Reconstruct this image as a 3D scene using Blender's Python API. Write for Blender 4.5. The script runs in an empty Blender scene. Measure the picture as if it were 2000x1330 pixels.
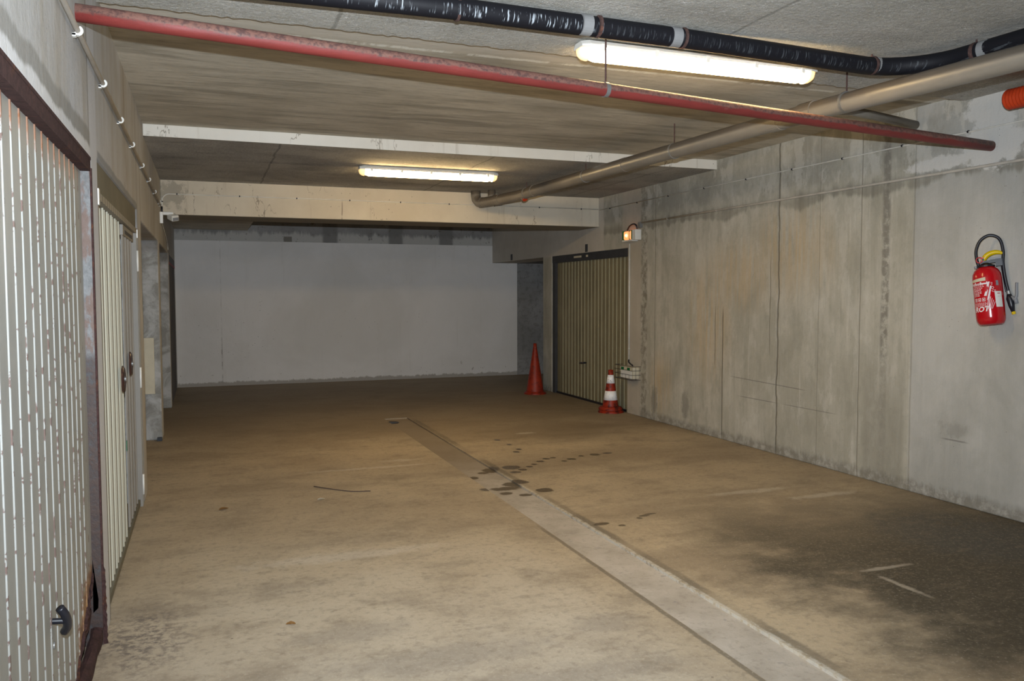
import bpy, bmesh, math, random
from mathutils import Vector, Matrix, Euler
random.seed(7)
S = bpy.context.scene
C = S.collection
PI = math.pi

# ------------------------------------------------------------------ camera
EYE = Vector((0, 0, 1.55))
YAW, PITCH, ROLL = .3549, -.0552, -.0022
fw = Vector((math.sin(YAW)*math.cos(PITCH), math.cos(YAW)*math.cos(PITCH), math.sin(PITCH)))
rt = Vector((math.cos(YAW), -math.sin(YAW), 0))
up = rt.cross(fw)
rt2 = rt*math.cos(ROLL) + up*math.sin(ROLL)
up2 = up*math.cos(ROLL) - rt*math.sin(ROLL)
cam = bpy.data.cameras.new('camera'); camo = bpy.data.objects.new('camera', cam); C.objects.link(camo)
cam.sensor_width = 36; cam.lens = 1619.9/2000*36; cam.clip_start = .05; cam.clip_end = 100
m = Matrix((rt2, up2, -fw)).transposed().to_4x4(); m.translation = EYE
camo.matrix_world = m
S.camera = camo

# ------------------------------------------------------------------ world, flash, exposure
w = bpy.data.worlds.new('world'); S.world = w; w.use_nodes = True
w.node_tree.nodes['Background'].inputs[0].default_value = (.02, .02, .022, 1)
w.node_tree.nodes['Background'].inputs[1].default_value = .3
S.view_settings.view_transform = 'Standard'; S.view_settings.look = 'None'
S.view_settings.exposure = 0.0; S.view_settings.gamma = 1; S.view_settings.use_curve_mapping = False
fl = bpy.data.lights.new('camera_flash', 'SPOT'); flo = bpy.data.objects.new('camera_flash', fl); C.objects.link(flo)
fl.energy = 1330; fl.color = (.84, .92, 1.0); fl.spot_size = math.radians(108); fl.spot_blend = 1.0; fl.shadow_soft_size = .014
mf = Matrix((rt2, up2, -(fw + up*.20).normalized())).transposed().to_4x4(); mf.translation = EYE + up2*.18 - rt2*.01
flo.matrix_world = mf
LAMP_COL = (1.0, .70, .33); LAMP1 = 38.0; LAMP2 = 46.0

# ------------------------------------------------------------------ node helper
class N:
    def __init__(s, name, rough=.85, spec=.3, metal=0):
        s.m = bpy.data.materials.new(name); s.m.use_nodes = True
        s.t = s.m.node_tree; s.b = s.t.nodes['Principled BSDF']
        s.b.inputs['Roughness'].default_value = rough
        s.b.inputs['Specular IOR Level'].default_value = spec
        s.b.inputs['Metallic'].default_value = metal
        g = s.t.nodes.new('ShaderNodeNewGeometry'); s.P = g.outputs['Position']; s.Nrm = g.outputs['Normal']
        s.O = s.t.nodes.new('ShaderNodeTexCoord').outputs['Object']
        x = s.t.nodes.new('ShaderNodeSeparateXYZ'); s.t.links.new(s.P, x.inputs[0])
        s.x, s.y, s.z = x.outputs
        nn = s.t.nodes.new('ShaderNodeSeparateXYZ'); s.t.links.new(s.Nrm, nn.inputs[0]); s.nz = nn.outputs[2]; s.ny = nn.outputs[1]
    def put(s, v, sock):
        if hasattr(v, 'is_output') or isinstance(v, bpy.types.NodeSocket): s.t.links.new(v, sock)
        else:
            if isinstance(v, tuple) and len(v) == 3 and sock.type == 'RGBA': v = (*v, 1)
            sock.default_value = v
    def f(s, op, a, b=0.0, c=None, clamp=False):
        n = s.t.nodes.new('ShaderNodeMath'); n.operation = op; n.use_clamp = clamp
        s.put(a, n.inputs[0]); s.put(b, n.inputs[1])
        if c is not None: s.put(c, n.inputs[2])
        return n.outputs[0]
    def add(s, *a):
        r = a[0]
        for q in a[1:]: r = s.f('ADD', r, q)
        return r
    def mul(s, *a):
        r = a[0]
        for q in a[1:]: r = s.f('MULTIPLY', r, q)
        return r
    def sub(s, a, b): return s.f('SUBTRACT', a, b)
    def mx(s, *a):
        r = a[0]
        for q in a[1:]: r = s.f('MAXIMUM', r, q)
        return r
    def sm(s, v, lo, hi, a=0.0, b=1.0):
        n = s.t.nodes.new('ShaderNodeMapRange'); n.interpolation_type = 'SMOOTHSTEP'
        if lo > hi: lo, hi, a, b = hi, lo, b, a
        for k, q in enumerate((v, lo, hi, a, b)): s.put(q, n.inputs[k])
        return n.outputs[0]
    def band(s, v, lo, hi, e): return s.mul(s.sm(v, lo-e, lo+e), s.sm(v, hi-e, hi+e, 1, 0))
    def vec(s, x, y, z):
        n = s.t.nodes.new('ShaderNodeCombineXYZ')
        for k, q in enumerate((x, y, z)): s.put(q, n.inputs[k])
        return n.outputs[0]
    def sc(s, v, x, y, z, ox=0, oy=0, oz=0):
        n = s.t.nodes.new('ShaderNodeMapping'); s.put(v, n.inputs[0])
        n.inputs['Scale'].default_value = (x, y, z); n.inputs['Location'].default_value = (ox, oy, oz)
        return n.outputs[0]
    def noise(s, v, scale=1.0, detail=4.0, rough=.55, dist=0.0):
        n = s.t.nodes.new('ShaderNodeTexNoise'); s.put(v, n.inputs['Vector'])
        n.inputs['Scale'].default_value = scale; n.inputs['Detail'].default_value = detail
        n.inputs['Roughness'].default_value = rough; n.inputs['Distortion'].default_value = dist
        return n.outputs[0]
    def vor(s, v, scale, feature='F1', rnd=1.0):
        n = s.t.nodes.new('ShaderNodeTexVoronoi'); n.feature = feature; s.put(v, n.inputs['Vector'])
        n.inputs['Scale'].default_value = scale; n.inputs['Randomness'].default_value = rnd
        return n.outputs[0]
    def mix(s, fac, a, b, mode='MIX'):
        n = s.t.nodes.new('ShaderNodeMix'); n.data_type = 'RGBA'; n.blend_type = mode; n.clamp_factor = True
        s.put(fac, n.inputs[0]); s.put(a, n.inputs[6]); s.put(b, n.inputs[7])
        return n.outputs[2]
    def line(s, c, pos, wid, wob=0.0, wv=None):
        """1 where coordinate c is within wid of pos; wob sways the line with wv"""
        d = s.sub(c, pos)
        if wob: d = s.add(d, s.mul(s.sub(wv, .5), wob))
        return s.sm(s.f('ABSOLUTE', d), wid*.4, wid, 1, 0)
    def spot(s, a, b, ca, cb, ra, rb, jit=None, soft=.35):
        da = s.mul(s.sub(a, ca), 1/ra); db = s.mul(s.sub(b, cb), 1/rb)
        d = s.f('SQRT', s.add(s.mul(da, da), s.mul(db, db)))
        if jit is not None: d = s.add(d, jit)
        return s.sm(d, 1-soft, 1+soft, 1, 0)
    def col(s, v): s.put(v, s.b.inputs['Base Color']); return s
    def rough(s, v): s.put(v, s.b.inputs['Roughness']); return s
    def bump(s, h, dist=.01, strength=1.0):
        n = s.t.nodes.new('ShaderNodeBump'); n.inputs['Distance'].default_value = dist; n.inputs['Strength'].default_value = strength
        s.put(h, n.inputs['Height']); s.t.links.new(n.outputs[0], s.b.inputs['Normal']); return s

def plain(name, c, rough=.6, spec=.4, metal=0, var=.12, scale=8, emit=None):
    n = N(name, rough, spec, metal)
    k = n.noise(n.O, scale, 5)
    n.col(n.mix(n.sm(k, .3, .75), c, tuple(max(0, q*(1-var*2)) for q in c)))
    n.bump(k, .002, .4)
    return n.m

# ------------------------------------------------------------------ materials of the setting
def mat_wall_right():
    n = N('cast_concrete_right', .9, .2)
    yz = n.P
    streak = n.noise(n.sc(yz, 1, 7, .5), 1, 6, .6)
    streak2 = n.noise(n.sc(yz, 1, 22, 1.1, 5), 1, 4, .6)
    cloud = n.noise(yz, 1.1, 6, .6, .4)
    fine = n.noise(yz, 14, 7, .7)
    jag = n.noise(n.sc(yz, 1, 9, .35, 3), 1, 5, .7)
    jagl = n.noise(n.sc(yz, 1, 1.3, .2, 9), 1, 3, .5)
    c = n.mix(n.sm(cloud, .3, .7), (.56, .535, .465), (.42, .40, .335))
    c = n.mix(n.mul(n.sm(streak, .38, .72), .6), c, (.36, .34, .275))
    c = n.mix(n.mul(n.sm(streak2, .55, .75), .35), c, (.64, .62, .56))
    c = n.mix(n.mul(n.sm(fine, .5, .8), .4), c, (.30, .285, .24))
    mid = n.noise(n.sc(yz, 1, 5, 2.4, 21), 1, 8, .72)
    c = n.mix(n.mul(n.sm(mid, .50, .64), .45), c, (.32, .305, .25))
    c = n.mix(n.mul(n.sm(mid, .47, .38), .3), c, (.66, .64, .58))
    c = n.mix(n.mul(n.sm(n.noise(n.sc(yz, 1, 60, 3, 2), 1, 3, .6), .55, .7), .3), c, (.35, .335, .28))
    # right of the pour seam the face is paler and smoother
    c = n.mix(n.mul(n.sm(n.y, 4.99, 4.95), .7), c, n.mix(n.sm(cloud, .35, .7), (.50, .50, .49), (.37, .37, .355)))
    # ochre staining
    och = n.mul(n.mx(n.spot(n.y, n.z, 7.75, 1.25, .35, .55, soft=.7), n.spot(n.y, n.z, 6.4, 1.95, .5, .35, soft=.8), n.spot(n.y, n.z, 8.75, .45, .2, .35, soft=.8), n.spot(n.y, n.z, 7.2, 1.75, .5, .3, soft=.8)), n.sm(streak2, .3, .65), .55)
    c = n.mix(och, c, (.56, .40, .21))
    # damp patching under the cables, ragged lower edge
    low = n.add(2.12, n.mul(jagl, .32), n.mul(jag, .16))
    wet = n.mul(n.sm(n.sub(n.z, low), -.015, .03), n.sm(n.add(n.z, n.mul(jag, .2)), 2.50, 2.62, 1, 0))
    c = n.mix(n.mul(wet, n.sm(cloud, .2, .5), .75), c, n.mix(n.sm(jag, .35, .65), (.20, .19, .155), (.30, .285, .235)))
    upz = n.sm(n.z, 2.46, 2.56)
    pn = n.noise(n.sc(yz, 1, 2.2, 1.6, 2), 1, 6, .65)
    c = n.mix(n.mul(upz, n.sm(pn, .46, .60), .6), c, (.30, .285, .24))
    c = n.mix(n.mul(upz, n.sm(n.noise(n.sc(yz, 1, 4, 2, 8), 1, 6, .7), .53, .58), .6), c, (.58, .56, .50))
    # plaster around the fire pipe
    pl = n.mx(n.spot(n.y, n.z, 4.30, 2.60, .24, .18, n.mul(n.sub(fine, .5), 1.4), .12), n.spot(n.y, n.z, 4.32, 2.85, .2, .14, n.mul(n.sub(fine, .5), 1.5), .15), n.spot(n.y, n.z, 4.75, 2.52, .3, .05, n.mul(n.sub(fine, .5), 2), .2))
    c = n.mix(pl, c, (.62, .61, .58))
    # pour seams and cracks
    wz = n.noise(n.sc(yz, 0, 0, 2.2), 1, 3); wf = n.noise(n.sc(yz, 0, 0, 14, 0, 0, 4), 1, 4)
    lines = n.mx(n.mul(n.line(n.y, 4.97, .010, .03, wz), .35), n.mul(n.line(n.y, 5.52, .008, .02, wz), .6),
                 n.line(n.y, 6.58, .014, .10, wz), n.mul(n.line(n.y, 6.70, .007, .06, wz), n.sm(n.z, .9, 1.1), n.sm(n.z, 2.0, 1.8), .8), n.mul(n.line(n.y, 7.48, .012, .03, wz), n.sm(n.z, 1.45, 1.3)), n.mul(n.line(n.y, 7.62, .008, .04, wz), n.sm(n.z, .7, .9), n.sm(n.z, 1.5, 1.3), .8),
                 n.mul(n.line(n.y, 8.9, .012, .02, wz), .5), n.mul(n.line(n.y, 6.02, .006, .04, wz), .4))
    c = n.mix(n.mul(lines, .72), c, (.15, .135, .11))
    c = n.mix(n.mul(n.line(n.y, 5.25, .055, .05, wz), n.sm(fine, .35, .55), n.sm(n.z, .9, 1.2, .4, 1), .8), c, (.21, .195, .165))
    c = n.mix(n.mul(n.band(n.y, 5.02, 5.45, .04), n.sm(n.z, 1.3, .4), .5), c, (.27, .255, .21))
    # dark blots low down, rough foot
    c = n.mix(n.mul(n.mx(n.spot(n.y, n.z, 8.2, .28, .07, .16, n.mul(n.sub(fine, .5), 2)), n.spot(n.y, n.z, 8.9, .25, .07, .16, n.mul(n.sub(fine, .5), 2)), n.mul(n.spot(n.y, n.z, 4.55, .55, .12, .05, n.mul(n.sub(fine, .5), 4), .5), .5)), .6), c, (.2, .19, .16))
    foot = n.sm(n.sub(n.z, n.mul(jag, .14)), .05, -.02)
    c = n.mix(n.mul(foot, .7), c, n.mix(n.sm(fine, .42, .7), (.2, .185, .15), (.48, .46, .42)))
    # scraped horizontal marks
    sl = n.mx(n.mul(n.line(n.add(n.z, n.mul(n.y, -.02)), .545, .006, .02, wf), n.band(n.y, 6.2, 7.3, .1)), n.mul(n.line(n.z, .50, .006), n.band(n.y, 6.6, 7.15, .1)), n.mul(n.line(n.z, .50, .005), n.band(n.y, 5.8, 6.45, .1)), n.mul(n.line(n.z, .47, .008), n.band(n.y, 4.45, 4.65, .04)))
    c = n.mix(n.mul(sl, .6), c, (.16, .15, .14))
    # pier beside the garage door: smoother, dark margin
    c = n.mix(n.mul(n.band(n.y, 9.24, 9.75, .03), .75), c, n.mix(n.sm(cloud, .3, .7), (.50, .45, .375), (.43, .38, .31)))
    c = n.mix(n.mul(n.line(n.y, 9.17, .11, .12, wz), n.sm(fine, .42, .6), .75), c, (.20, .18, .14))
    # cleaner painted lintel beyond the crossbeam
    c = n.mix(n.mul(n.sm(n.y, 10.27, 10.31), n.sm(n.z, 2.12, 2.16), .85), c, n.mix(n.sm(cloud, .3, .7), (.60, .56, .50), (.52, .48, .42)))
    pits = n.sm(n.vor(yz, 26), .09, .05)
    c = n.mix(n.mul(pits, n.sm(n.noise(yz, 3, 2), .5, .65), .8), c, (.12, .11, .09))
    n.col(c); n.bump(n.add(n.mul(fine, .6), n.mul(streak2, .4), n.mul(foot, -.8), n.mul(lines, -.7)), .012, .55)
    return n.m

def mat_wall_left():
    n = N('cast_concrete_left', .9, .2)
    streak = n.noise(n.sc(n.P, 1, 6, .5), 1, 6, .6); cloud = n.noise(n.P, 1.6, 6, .6, .5); fine = n.noise(n.P, 16, 7, .7)
    wz = n.noise(n.sc(n.P, 0, 0, 2.2), 1, 3); wy = n.noise(n.sc(n.P, 0, 3, 0), 1, 6, .7)
    c = n.mix(n.sm(cloud, .3, .7), (.58, .585, .59), (.50, .495, .48))
    c = n.mix(n.mul(n.sm(streak, .45, .7), .5), c, (.40, .35, .27))
    c = n.mix(n.mul(n.sm(fine, .55, .8), .4), c, (.28, .27, .24))
    # pale grey strips of the piers carried up to the ceiling
    c = n.mix(n.mul(n.band(n.y, 4.03, 4.27, .02), .7), c, (.66, .67, .70))
    c = n.mix(n.mul(n.mx(n.line(n.y, 4.00, .014, .03, wz), n.line(n.y, 6.72, .02, .04, wz), n.line(n.y, 7.06, .014, .03, wz), n.line(n.y, 9.6, .012, .03, wz)), .6), c, (.17, .15, .12))
    c = n.mix(n.mul(n.mx(n.line(n.y, 5.8, .1, .3, wz), n.line(n.y, 7.45, .09, .3, wz)), n.sm(streak, .4, .6), .5), c, (.30, .22, .13))
    # mortar repair over the rusty lintel
    e = n.add(n.z, n.mul(n.sub(wy, .5), .10))
    nearD = n.sm(n.y, 4.06, 4.0)
    c = n.mix(n.mul(n.band(e, 2.19, 2.26, .012), nearD, .8), c, (.30, .29, .265))
    c = n.mix(n.mul(n.band(e, 2.10, 2.19, .01), nearD, .85), c, (.74, .74, .74))
    e2 = n.add(n.z, n.mul(n.sub(wy, .5), .06))
    c = n.mix(n.mul(n.band(e2, 2.17, 2.22, .008), n.band(n.y, 4.3, 6.7, .03), .7), c, (.25, .26, .27))
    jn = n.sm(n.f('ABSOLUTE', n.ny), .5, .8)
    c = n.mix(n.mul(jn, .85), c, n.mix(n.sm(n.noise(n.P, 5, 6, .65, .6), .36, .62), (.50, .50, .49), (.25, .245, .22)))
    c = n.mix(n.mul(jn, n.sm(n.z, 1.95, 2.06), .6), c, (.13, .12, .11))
    pits = n.sm(n.vor(n.P, 24), .1, .05)
    c = n.mix(n.mul(pits, n.sm(n.noise(n.P, 3, 2), .5, .6), .8), c, (.12, .11, .09))
    n.col(c); n.bump(n.add(n.mul(fine, .6), n.mul(streak, .4)), .012, .5)
    return n.m

def mat_floor():
    n = N('worn_concrete_floor', .62, .35)
    jit = n.mul(n.sub(n.noise(n.P, 9, 5, .65), .5), 2.2)
    a = n.noise(n.sc(n.P, .7, .8, 1, 2), 1, 8, .62, .25); b = n.noise(n.sc(n.P, 2.2, 2.8, 1, 7), 1, 9, .68, .1)
    fine = n.noise(n.P, 24, 7, .7)
    c = n.mix(n.sm(a, .35, .68), (.50, .405, .275), (.395, .31, .205))
    c = n.mix(n.mul(n.sm(b, .48, .70), .55), c, (.245, .195, .135))
    big = n.noise(n.sc(n.P, .45, 1.1, 1, 13), 1, 6, .65)
    c = n.mix(n.mul(n.sm(big, .50, .66), .42), c, (.20, .155, .105))
    c = n.mix(n.mul(n.spot(n.x, n.y, 3.7, 8.7, .9, .55, n.mul(n.sub(b, .5), 3), .6), .55), c, (.15, .11, .07))
    c = n.mix(n.mul(n.spot(n.x, n.y, 3.0, 7.1, 1.5, .35, n.mul(n.sub(b, .5), 3), .7), .3), c, (.2, .15, .1))
    # dusty pale area on the near left
    dust = n.mul(n.sm(n.add(n.y, n.mul(a, 3)), 7.2, 4.2), n.sm(n.x, 2.3, 1.6))
    c = n.mix(n.mul(dust, .5), c, n.mix(n.sm(b, .42, .66), (.50, .455, .385), (.33, .29, .24)))
    # oily dark ground right of the channel and by the wall
    dk = n.mul(n.sm(n.x, 2.5, 3.6), n.sm(n.add(n.y, n.mul(b, 1.5)), 7.6, 4.2), n.sm(b, .25, .6))
    c = n.mix(n.mul(dk, .85), c, (.13, .11, .08))
    c = n.mix(n.mul(n.sm(n.add(n.x, n.mul(n.sub(b, .5), 2)), 2.5, 3.5), n.sm(n.add(n.y, n.mul(a, 1.5)), 6.0, 4.4), .92), c, (.07, .058, .038))
    c = n.mix(n.mul(n.sm(b, .62, .55), n.spot(n.x, n.y, 4.55, 3.95, .45, .55, n.mul(jit, .6), .4), .8), c, (.085, .08, .068))
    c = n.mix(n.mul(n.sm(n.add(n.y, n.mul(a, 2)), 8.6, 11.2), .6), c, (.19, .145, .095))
    for (px, py, rx, ry) in ((.95, 3.35, .42, .12), (1.15, 3.0, .6, .10), (.6, 3.75, .25, .10), (1.75, 3.45, .16, .1)):
        c = n.mix(n.mul(n.spot(n.x, n.y, px, py, rx, ry, jit, .6), .45), c, (.25, .215, .175))
    # pale scuffs
    for (px, py, rx, ry) in ((1.35, 7.35, .5, .04), (1.7, 7.6, .15, .05), (4.0, 5.4, .35, .05), (4.45, 5.1, .28, .05), (.75, 4.9, .5, .08), (3.35, 8.6, .1, .05), (3.6, 3.6, .15, .02), (3.45, 3.35, .02, .15)):
        c = n.mix(n.mul(n.spot(n.x, n.y, px, py, rx, ry, jit, .5), .5), c, (.62, .56, .46))
    # water drips
    wet = None
    drips = [(2.56,6.92,.09,.09),(2.52,6.72,.05,.04),(2.36,6.93,.08,.09),(2.28,6.86,.05,.05),(2.13,6.70,.045,.06),(2.62,6.80,.04,.04),(2.72,6.90,.03,.03),(2.80,6.98,.03,.03),(2.90,7.08,.035,.035),(3.0,7.18,.03,.04),(3.08,7.2,.03,.03),(3.12,7.02,.03,.03),(3.22,7.08,.045,.04),(3.37,7.18,.03,.03),(3.52,7.2,.05,.05),(3.66,7.22,.05,.04),
             (2.40,6.36,.10,.08),(2.27,6.26,.12,.07),(2.08,6.20,.06,.05),(2.18,6.08,.05,.05),(2.33,5.98,.05,.04),(2.50,6.02,.08,.06),(2.86,7.6,.035,.05),(2.93,7.72,.03,.04),(2.93,8.0,.03,.04),(2.9,8.3,.03,.05),(2.3,8.3,.03,.03),
             (2.80,5.02,.02,.02),(2.86,5.06,.04,.018),(2.93,5.09,.05,.018),(2.49,4.98,.055,.035),(2.60,4.9,.025,.02)]
    for d in drips:
        q = n.spot(n.x, n.y, d[0], d[1], d[2], d[3], n.mul(jit, .7), .18)
        wet = q if wet is None else n.mx(wet, q)
    # damp right rim of the channel; shadow line painted along its left edge
    wob = n.noise(n.sc(n.P, 0, 5, 0), 1, 6, .75)
    edge = n.mx(n.mul(n.line(n.x, 2.42, .045, .07, wob), n.sm(n.noise(n.sc(n.P, 0, 1.1, 0, 4), 1, 2), .35, .6)), n.mul(n.line(n.x, 2.07, .02, .03, wob), n.sm(n.y, 5.2, 4.9)))
    edge = n.mul(edge, n.sm(n.y, 10.4, 10.2))
    lip = n.mul(n.line(n.x, 2.388, .022, .02, wob), n.sm(fine, .35, .6), n.sm(n.y, 7.5, 5.5))
    c = n.mix(n.mul(edge, .7), c, (.13, .11, .08))
    c = n.mix(n.mul(lip, .8), c, (.68, .64, .56))
    c = n.mix(n.mul(wet, .85), c, (.085, .06, .033))
    soot = n.mul(n.spot(n.x, n.y, -.30, 4.02, .16, .3, jit, .8), n.sm(fine, .42, .6))
    c = n.mix(n.mul(soot, .8), c, (.10, .085, .085))
    c = n.mix(n.mul(n.sm(fine, .48, .66), .4), c, (.22, .18, .13))
    c = n.mix(n.mul(n.sm(n.noise(n.sc(n.P, 60, 60, 1), 1, 3, .7), .56, .66), .25), c, (.62, .56, .46))
    c = n.mix(n.mul(n.sm(n.noise(n.sc(n.P, 5, 9, 1, 3), 1, 7, .75), .54, .64), .35), c, (.21, .165, .115))
    speck = n.mul(n.sm(n.vor(n.P, 13), .1, .05), n.sm(n.noise(n.P, 2, 2), .55, .65))
    c = n.mix(n.mul(speck, .7), c, (.14, .11, .08))
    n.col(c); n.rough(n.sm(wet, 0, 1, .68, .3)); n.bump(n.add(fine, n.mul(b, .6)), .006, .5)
    return n.m

def mat_channel():
    n = N('channel_mortar', .8, .25)
    b = n.noise(n.P, 3.5, 6, .6); fine = n.noise(n.P, 30, 6, .7)
    c = n.mix(n.sm(b, .35, .7), (.50, .445, .375), (.39, .34, .275))
    c = n.mix(n.mul(n.sm(n.y, 6.0, 7.8), .75), c, (.215, .165, .11))
    c = n.mix(n.mul(n.sm(fine, .5, .66), .3), c, (.22, .18, .14))
    bl = n.mul(n.sm(n.noise(n.sc(n.P, 10, 14, 1), 1, 2), .66, .72), n.sm(n.y, 5.5, 4.5))
    c = n.mix(n.mul(bl, .5), c, (.25, .23, .22))
    jit = n.mul(n.sub(n.noise(n.P, 9, 5, .65), .5), 1.6)
    wet = n.mx(n.spot(n.x, n.y, 2.35, 6.93, .08, .09, jit, .2), n.spot(n.x, n.y, 2.27, 6.86, .05, .05, jit, .2), n.spot(n.x, n.y, 2.13, 6.70, .045, .06, jit, .2), n.spot(n.x, n.y, 2.36, 6.34, .08, .09, jit, .2), n.spot(n.x, n.y, 2.25, 6.24, .12, .06, jit, .2), n.spot(n.x, n.y, 2.2, 6.08, .05, .05, jit, .2), n.spot(n.x, n.y, 2.33, 5.98, .05, .04, jit, .2))
    c = n.mix(n.mul(wet, .85), c, (.085, .06, .033))
    n.col(c); n.bump(fine, .004, .5); return n.m

def mat_fibre(name, c1, c2, stain=.5):
    """wood-wool board: tangled pale strands"""
    n = N(name, .95, .1)
    v = n.P
    def strands(ox, sx, sy, th):
        q = n.noise(n.sc(v, sx, sy, 1, ox, ox*1.7), 1, 3, .6, 2.2)
        return n.sm(n.f('ABSOLUTE', n.sub(q, .5)), th, th*.3)
    st = n.mx(strands(1, 13, 24, .020), strands(5, 24, 14, .018), strands(11, 18, 18, .018), strands(3, 9, 40, .012))
    cl = n.noise(v, 1.4, 5, .6, .4); pat = n.noise(n.sc(v, 1.2, 3.5, 1, 4), 1, 5, .6)
    c = n.mix(n.sm(cl, .3, .7), c1, c2)
    c = n.mix(n.mul(n.sm(pat, .5, .7), stain), c, tuple(q*.45 for q in c2))
    c = n.mix(n.mul(st, .55), c, tuple(min(.95, q*1.8) for q in c1))
    c = n.mix(n.mul(n.sm(n.noise(n.sc(v, 22, 40, 1, 7), 1, 5, .75), .55, .7), .45), c, tuple(q*.4 for q in c2))
    jo = n.mul(n.line(n.f('MODULO', n.add(n.x, 10.0), 2.0), .66, .014, .06, n.noise(n.sc(v, 0, 3, 0), 1, 4)), .45)
    c = n.mix(jo, c, tuple(q*.3 for q in c2))
    n.col(c); n.bump(n.add(n.mul(st, .7), n.noise(v, 40, 4)), .008, .9); return n.m

def mat_ceiling():
    n = N('slab_concrete', .85, .2)
    v = n.P
    st = n.noise(n.sc(v, .8, 5, 1), 1, 6, .6, .3); cl = n.noise(v, .9, 6, .6, .4); fine = n.noise(n.sc(v, 8, 30, 1), 1, 6, .7)
    c = n.mix(n.sm(cl, .3, .7), (.66, .61, .51), (.50, .455, .37))
    c = n.mix(n.mul(n.sm(st, .45, .66), .6), c, (.26, .235, .185))
    st2 = n.noise(n.sc(v, 3, 26, 1, 4), 1, 6, .7)
    c = n.mix(n.mul(n.sm(st2, .52, .68), .45), c, (.24, .215, .17))
    c = n.mix(n.mul(n.sm(st2, .46, .34), .35), c, (.66, .63, .56))
    c = n.mix(n.mul(n.sm(fine, .5, .7), .35), c, (.24, .215, .17))
    wob = n.noise(n.sc(v, 1.5, 0, 0), 1, 6, .75)
    # pour joint with limescale
    near = n.sm(n.add(n.y, n.mul(wob, .12)), 4.86, 4.78)
    c = n.mix(n.mul(near, .6), c, (.60, .56, .49))
    lime = n.mul(n.line(n.y, 4.80, .03, .07, n.noise(n.sc(v, 9, 3, 0), 1, 7, .8)), n.sm(n.noise(n.sc(v, 5, 1, 1), 1, 5, .7), .40, .52))
    c = n.mix(n.mul(lime, .85), c, (.80, .78, .70))
    sm = n.mul(n.sm(n.noise(n.sc(v, 2, 4, 1, 9), 1, 6, .7, .6), .60, .72), n.sm(n.noise(v, .8, 2), .45, .6))
    c = n.mix(n.mul(sm, .5), c, (.56, .54, .50))
    for (px, py, rx, ry) in ((1.7, 5.0, .3, .25), (3.3, 5.3, .5, .2), (2.6, 5.9, .35, .15), (3.1, 6.4, .25, .15)):
        c = n.mix(n.mul(n.spot(n.x, n.y, px, py, rx, ry, n.mul(n.sub(st, .5), 4), .7), .35), c, (.17, .15, .115))
    n.col(c); n.bump(n.add(st, fine), .006, .5); return n.m

def mat_cream(name, c1=(.66, .60, .49), c2=(.56, .50, .40), drip=.6):
    """painted beam face with drips and hairline cracks"""
    n = N(name, .8, .25); v = n.P
    cl = n.noise(v, 1.2, 6, .6); st = n.noise(n.sc(v, 12, 1, .7), 1, 5, .6)
    c = n.mix(n.sm(cl, .3, .7), c1, c2)
    c = n.mix(n.mul(n.sm(st, .60, .72), drip), c, (.40, .34, .26))
    wz = n.noise(n.sc(v, 0, 0, 5), 1, 4)
    dr = n.mul(n.sm(n.noise(n.sc(v, 24, 1, .5, 3), 1, 3, .6), .70, .74), n.sm(n.noise(n.sc(v, 1.1, 1, 3, 5), 1, 3), .5, .56))
    c = n.mix(n.mul(dr, .8), c, (.19, .15, .11))
    cr = n.sm(n.f('ABSOLUTE', n.sub(n.noise(n.sc(v, 2.6, 1, .9), 1, 5, .6), .5)), .006, .0015)
    c = n.mix(n.mul(cr, n.sm(n.noise(v, 1.7, 3), .5, .6), .7), c, (.2, .165, .12))
    jit = n.mul(n.sub(n.noise(v, 14, 5, .7), .5), 3)
    c = n.mix(n.mul(n.spot(n.x, n.z, -.33, 2.72, .14, .14, jit, .3), .55), c, (.23, .21, .17))
    pits = n.mul(n.sm(n.vor(v, 14), .1, .06), n.sm(n.noise(v, 1.2, 2), .53, .6))
    c = n.mix(n.mul(pits, .8), c, (.14, .12, .1))
    # under soffit and back stay bare grey
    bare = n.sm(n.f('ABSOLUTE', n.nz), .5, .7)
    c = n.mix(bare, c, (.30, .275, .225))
    n.col(c); n.bump(n.add(cl, st), .006, .4); return n.m

def mat_back_paint():
    n = N('back_wall_paint', .85, .2); v = n.P
    cl = n.noise(v, .7, 6, .6, .4); st = n.noise(n.sc(v, 8, 1, .6), 1, 5, .6); fine = n.noise(v, 22, 6, .7)
    c = n.mix(n.sm(cl, .3, .7), (.84, .82, .80), (.74, .72, .69))
    c = n.mix(n.mul(n.sm(st, .55, .75), .3), c, (.66, .63, .58))
    jit = n.noise(n.sc(v, 9, 1, 4), 1, 6, .75)
    foot = n.sm(n.sub(n.z, n.mul(jit, .16)), .0, -.03)
    c = n.mix(n.mul(foot, .8), c, (.33, .30, .26))
    chips = n.mul(n.sm(n.noise(n.sc(v, 14, 1, 9), 1, 3), .66, .70), n.sm(n.z, .4, .15))
    c = n.mix(n.mul(chips, .7), c, (.36, .32, .28))
    wz = n.noise(n.sc(v, 0, 0, 6), 1, 4)
    c = n.mix(n.mul(n.line(n.x, .27, .012, .03, wz), n.sm(wz, .4, .6), n.sm(n.z, 1.0, .5, .3, 1), .8), c, (.3, .27, .24))
    pits = n.mul(n.sm(n.vor(v, 14), .10, .06), n.sm(n.noise(v, 1.1, 2), .52, .6))
    c = n.mix(n.mul(pits, .75), c, (.28, .26, .24))
    n.col(c); n.bump(n.add(fine, cl), .006, .4); return n.m

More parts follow.
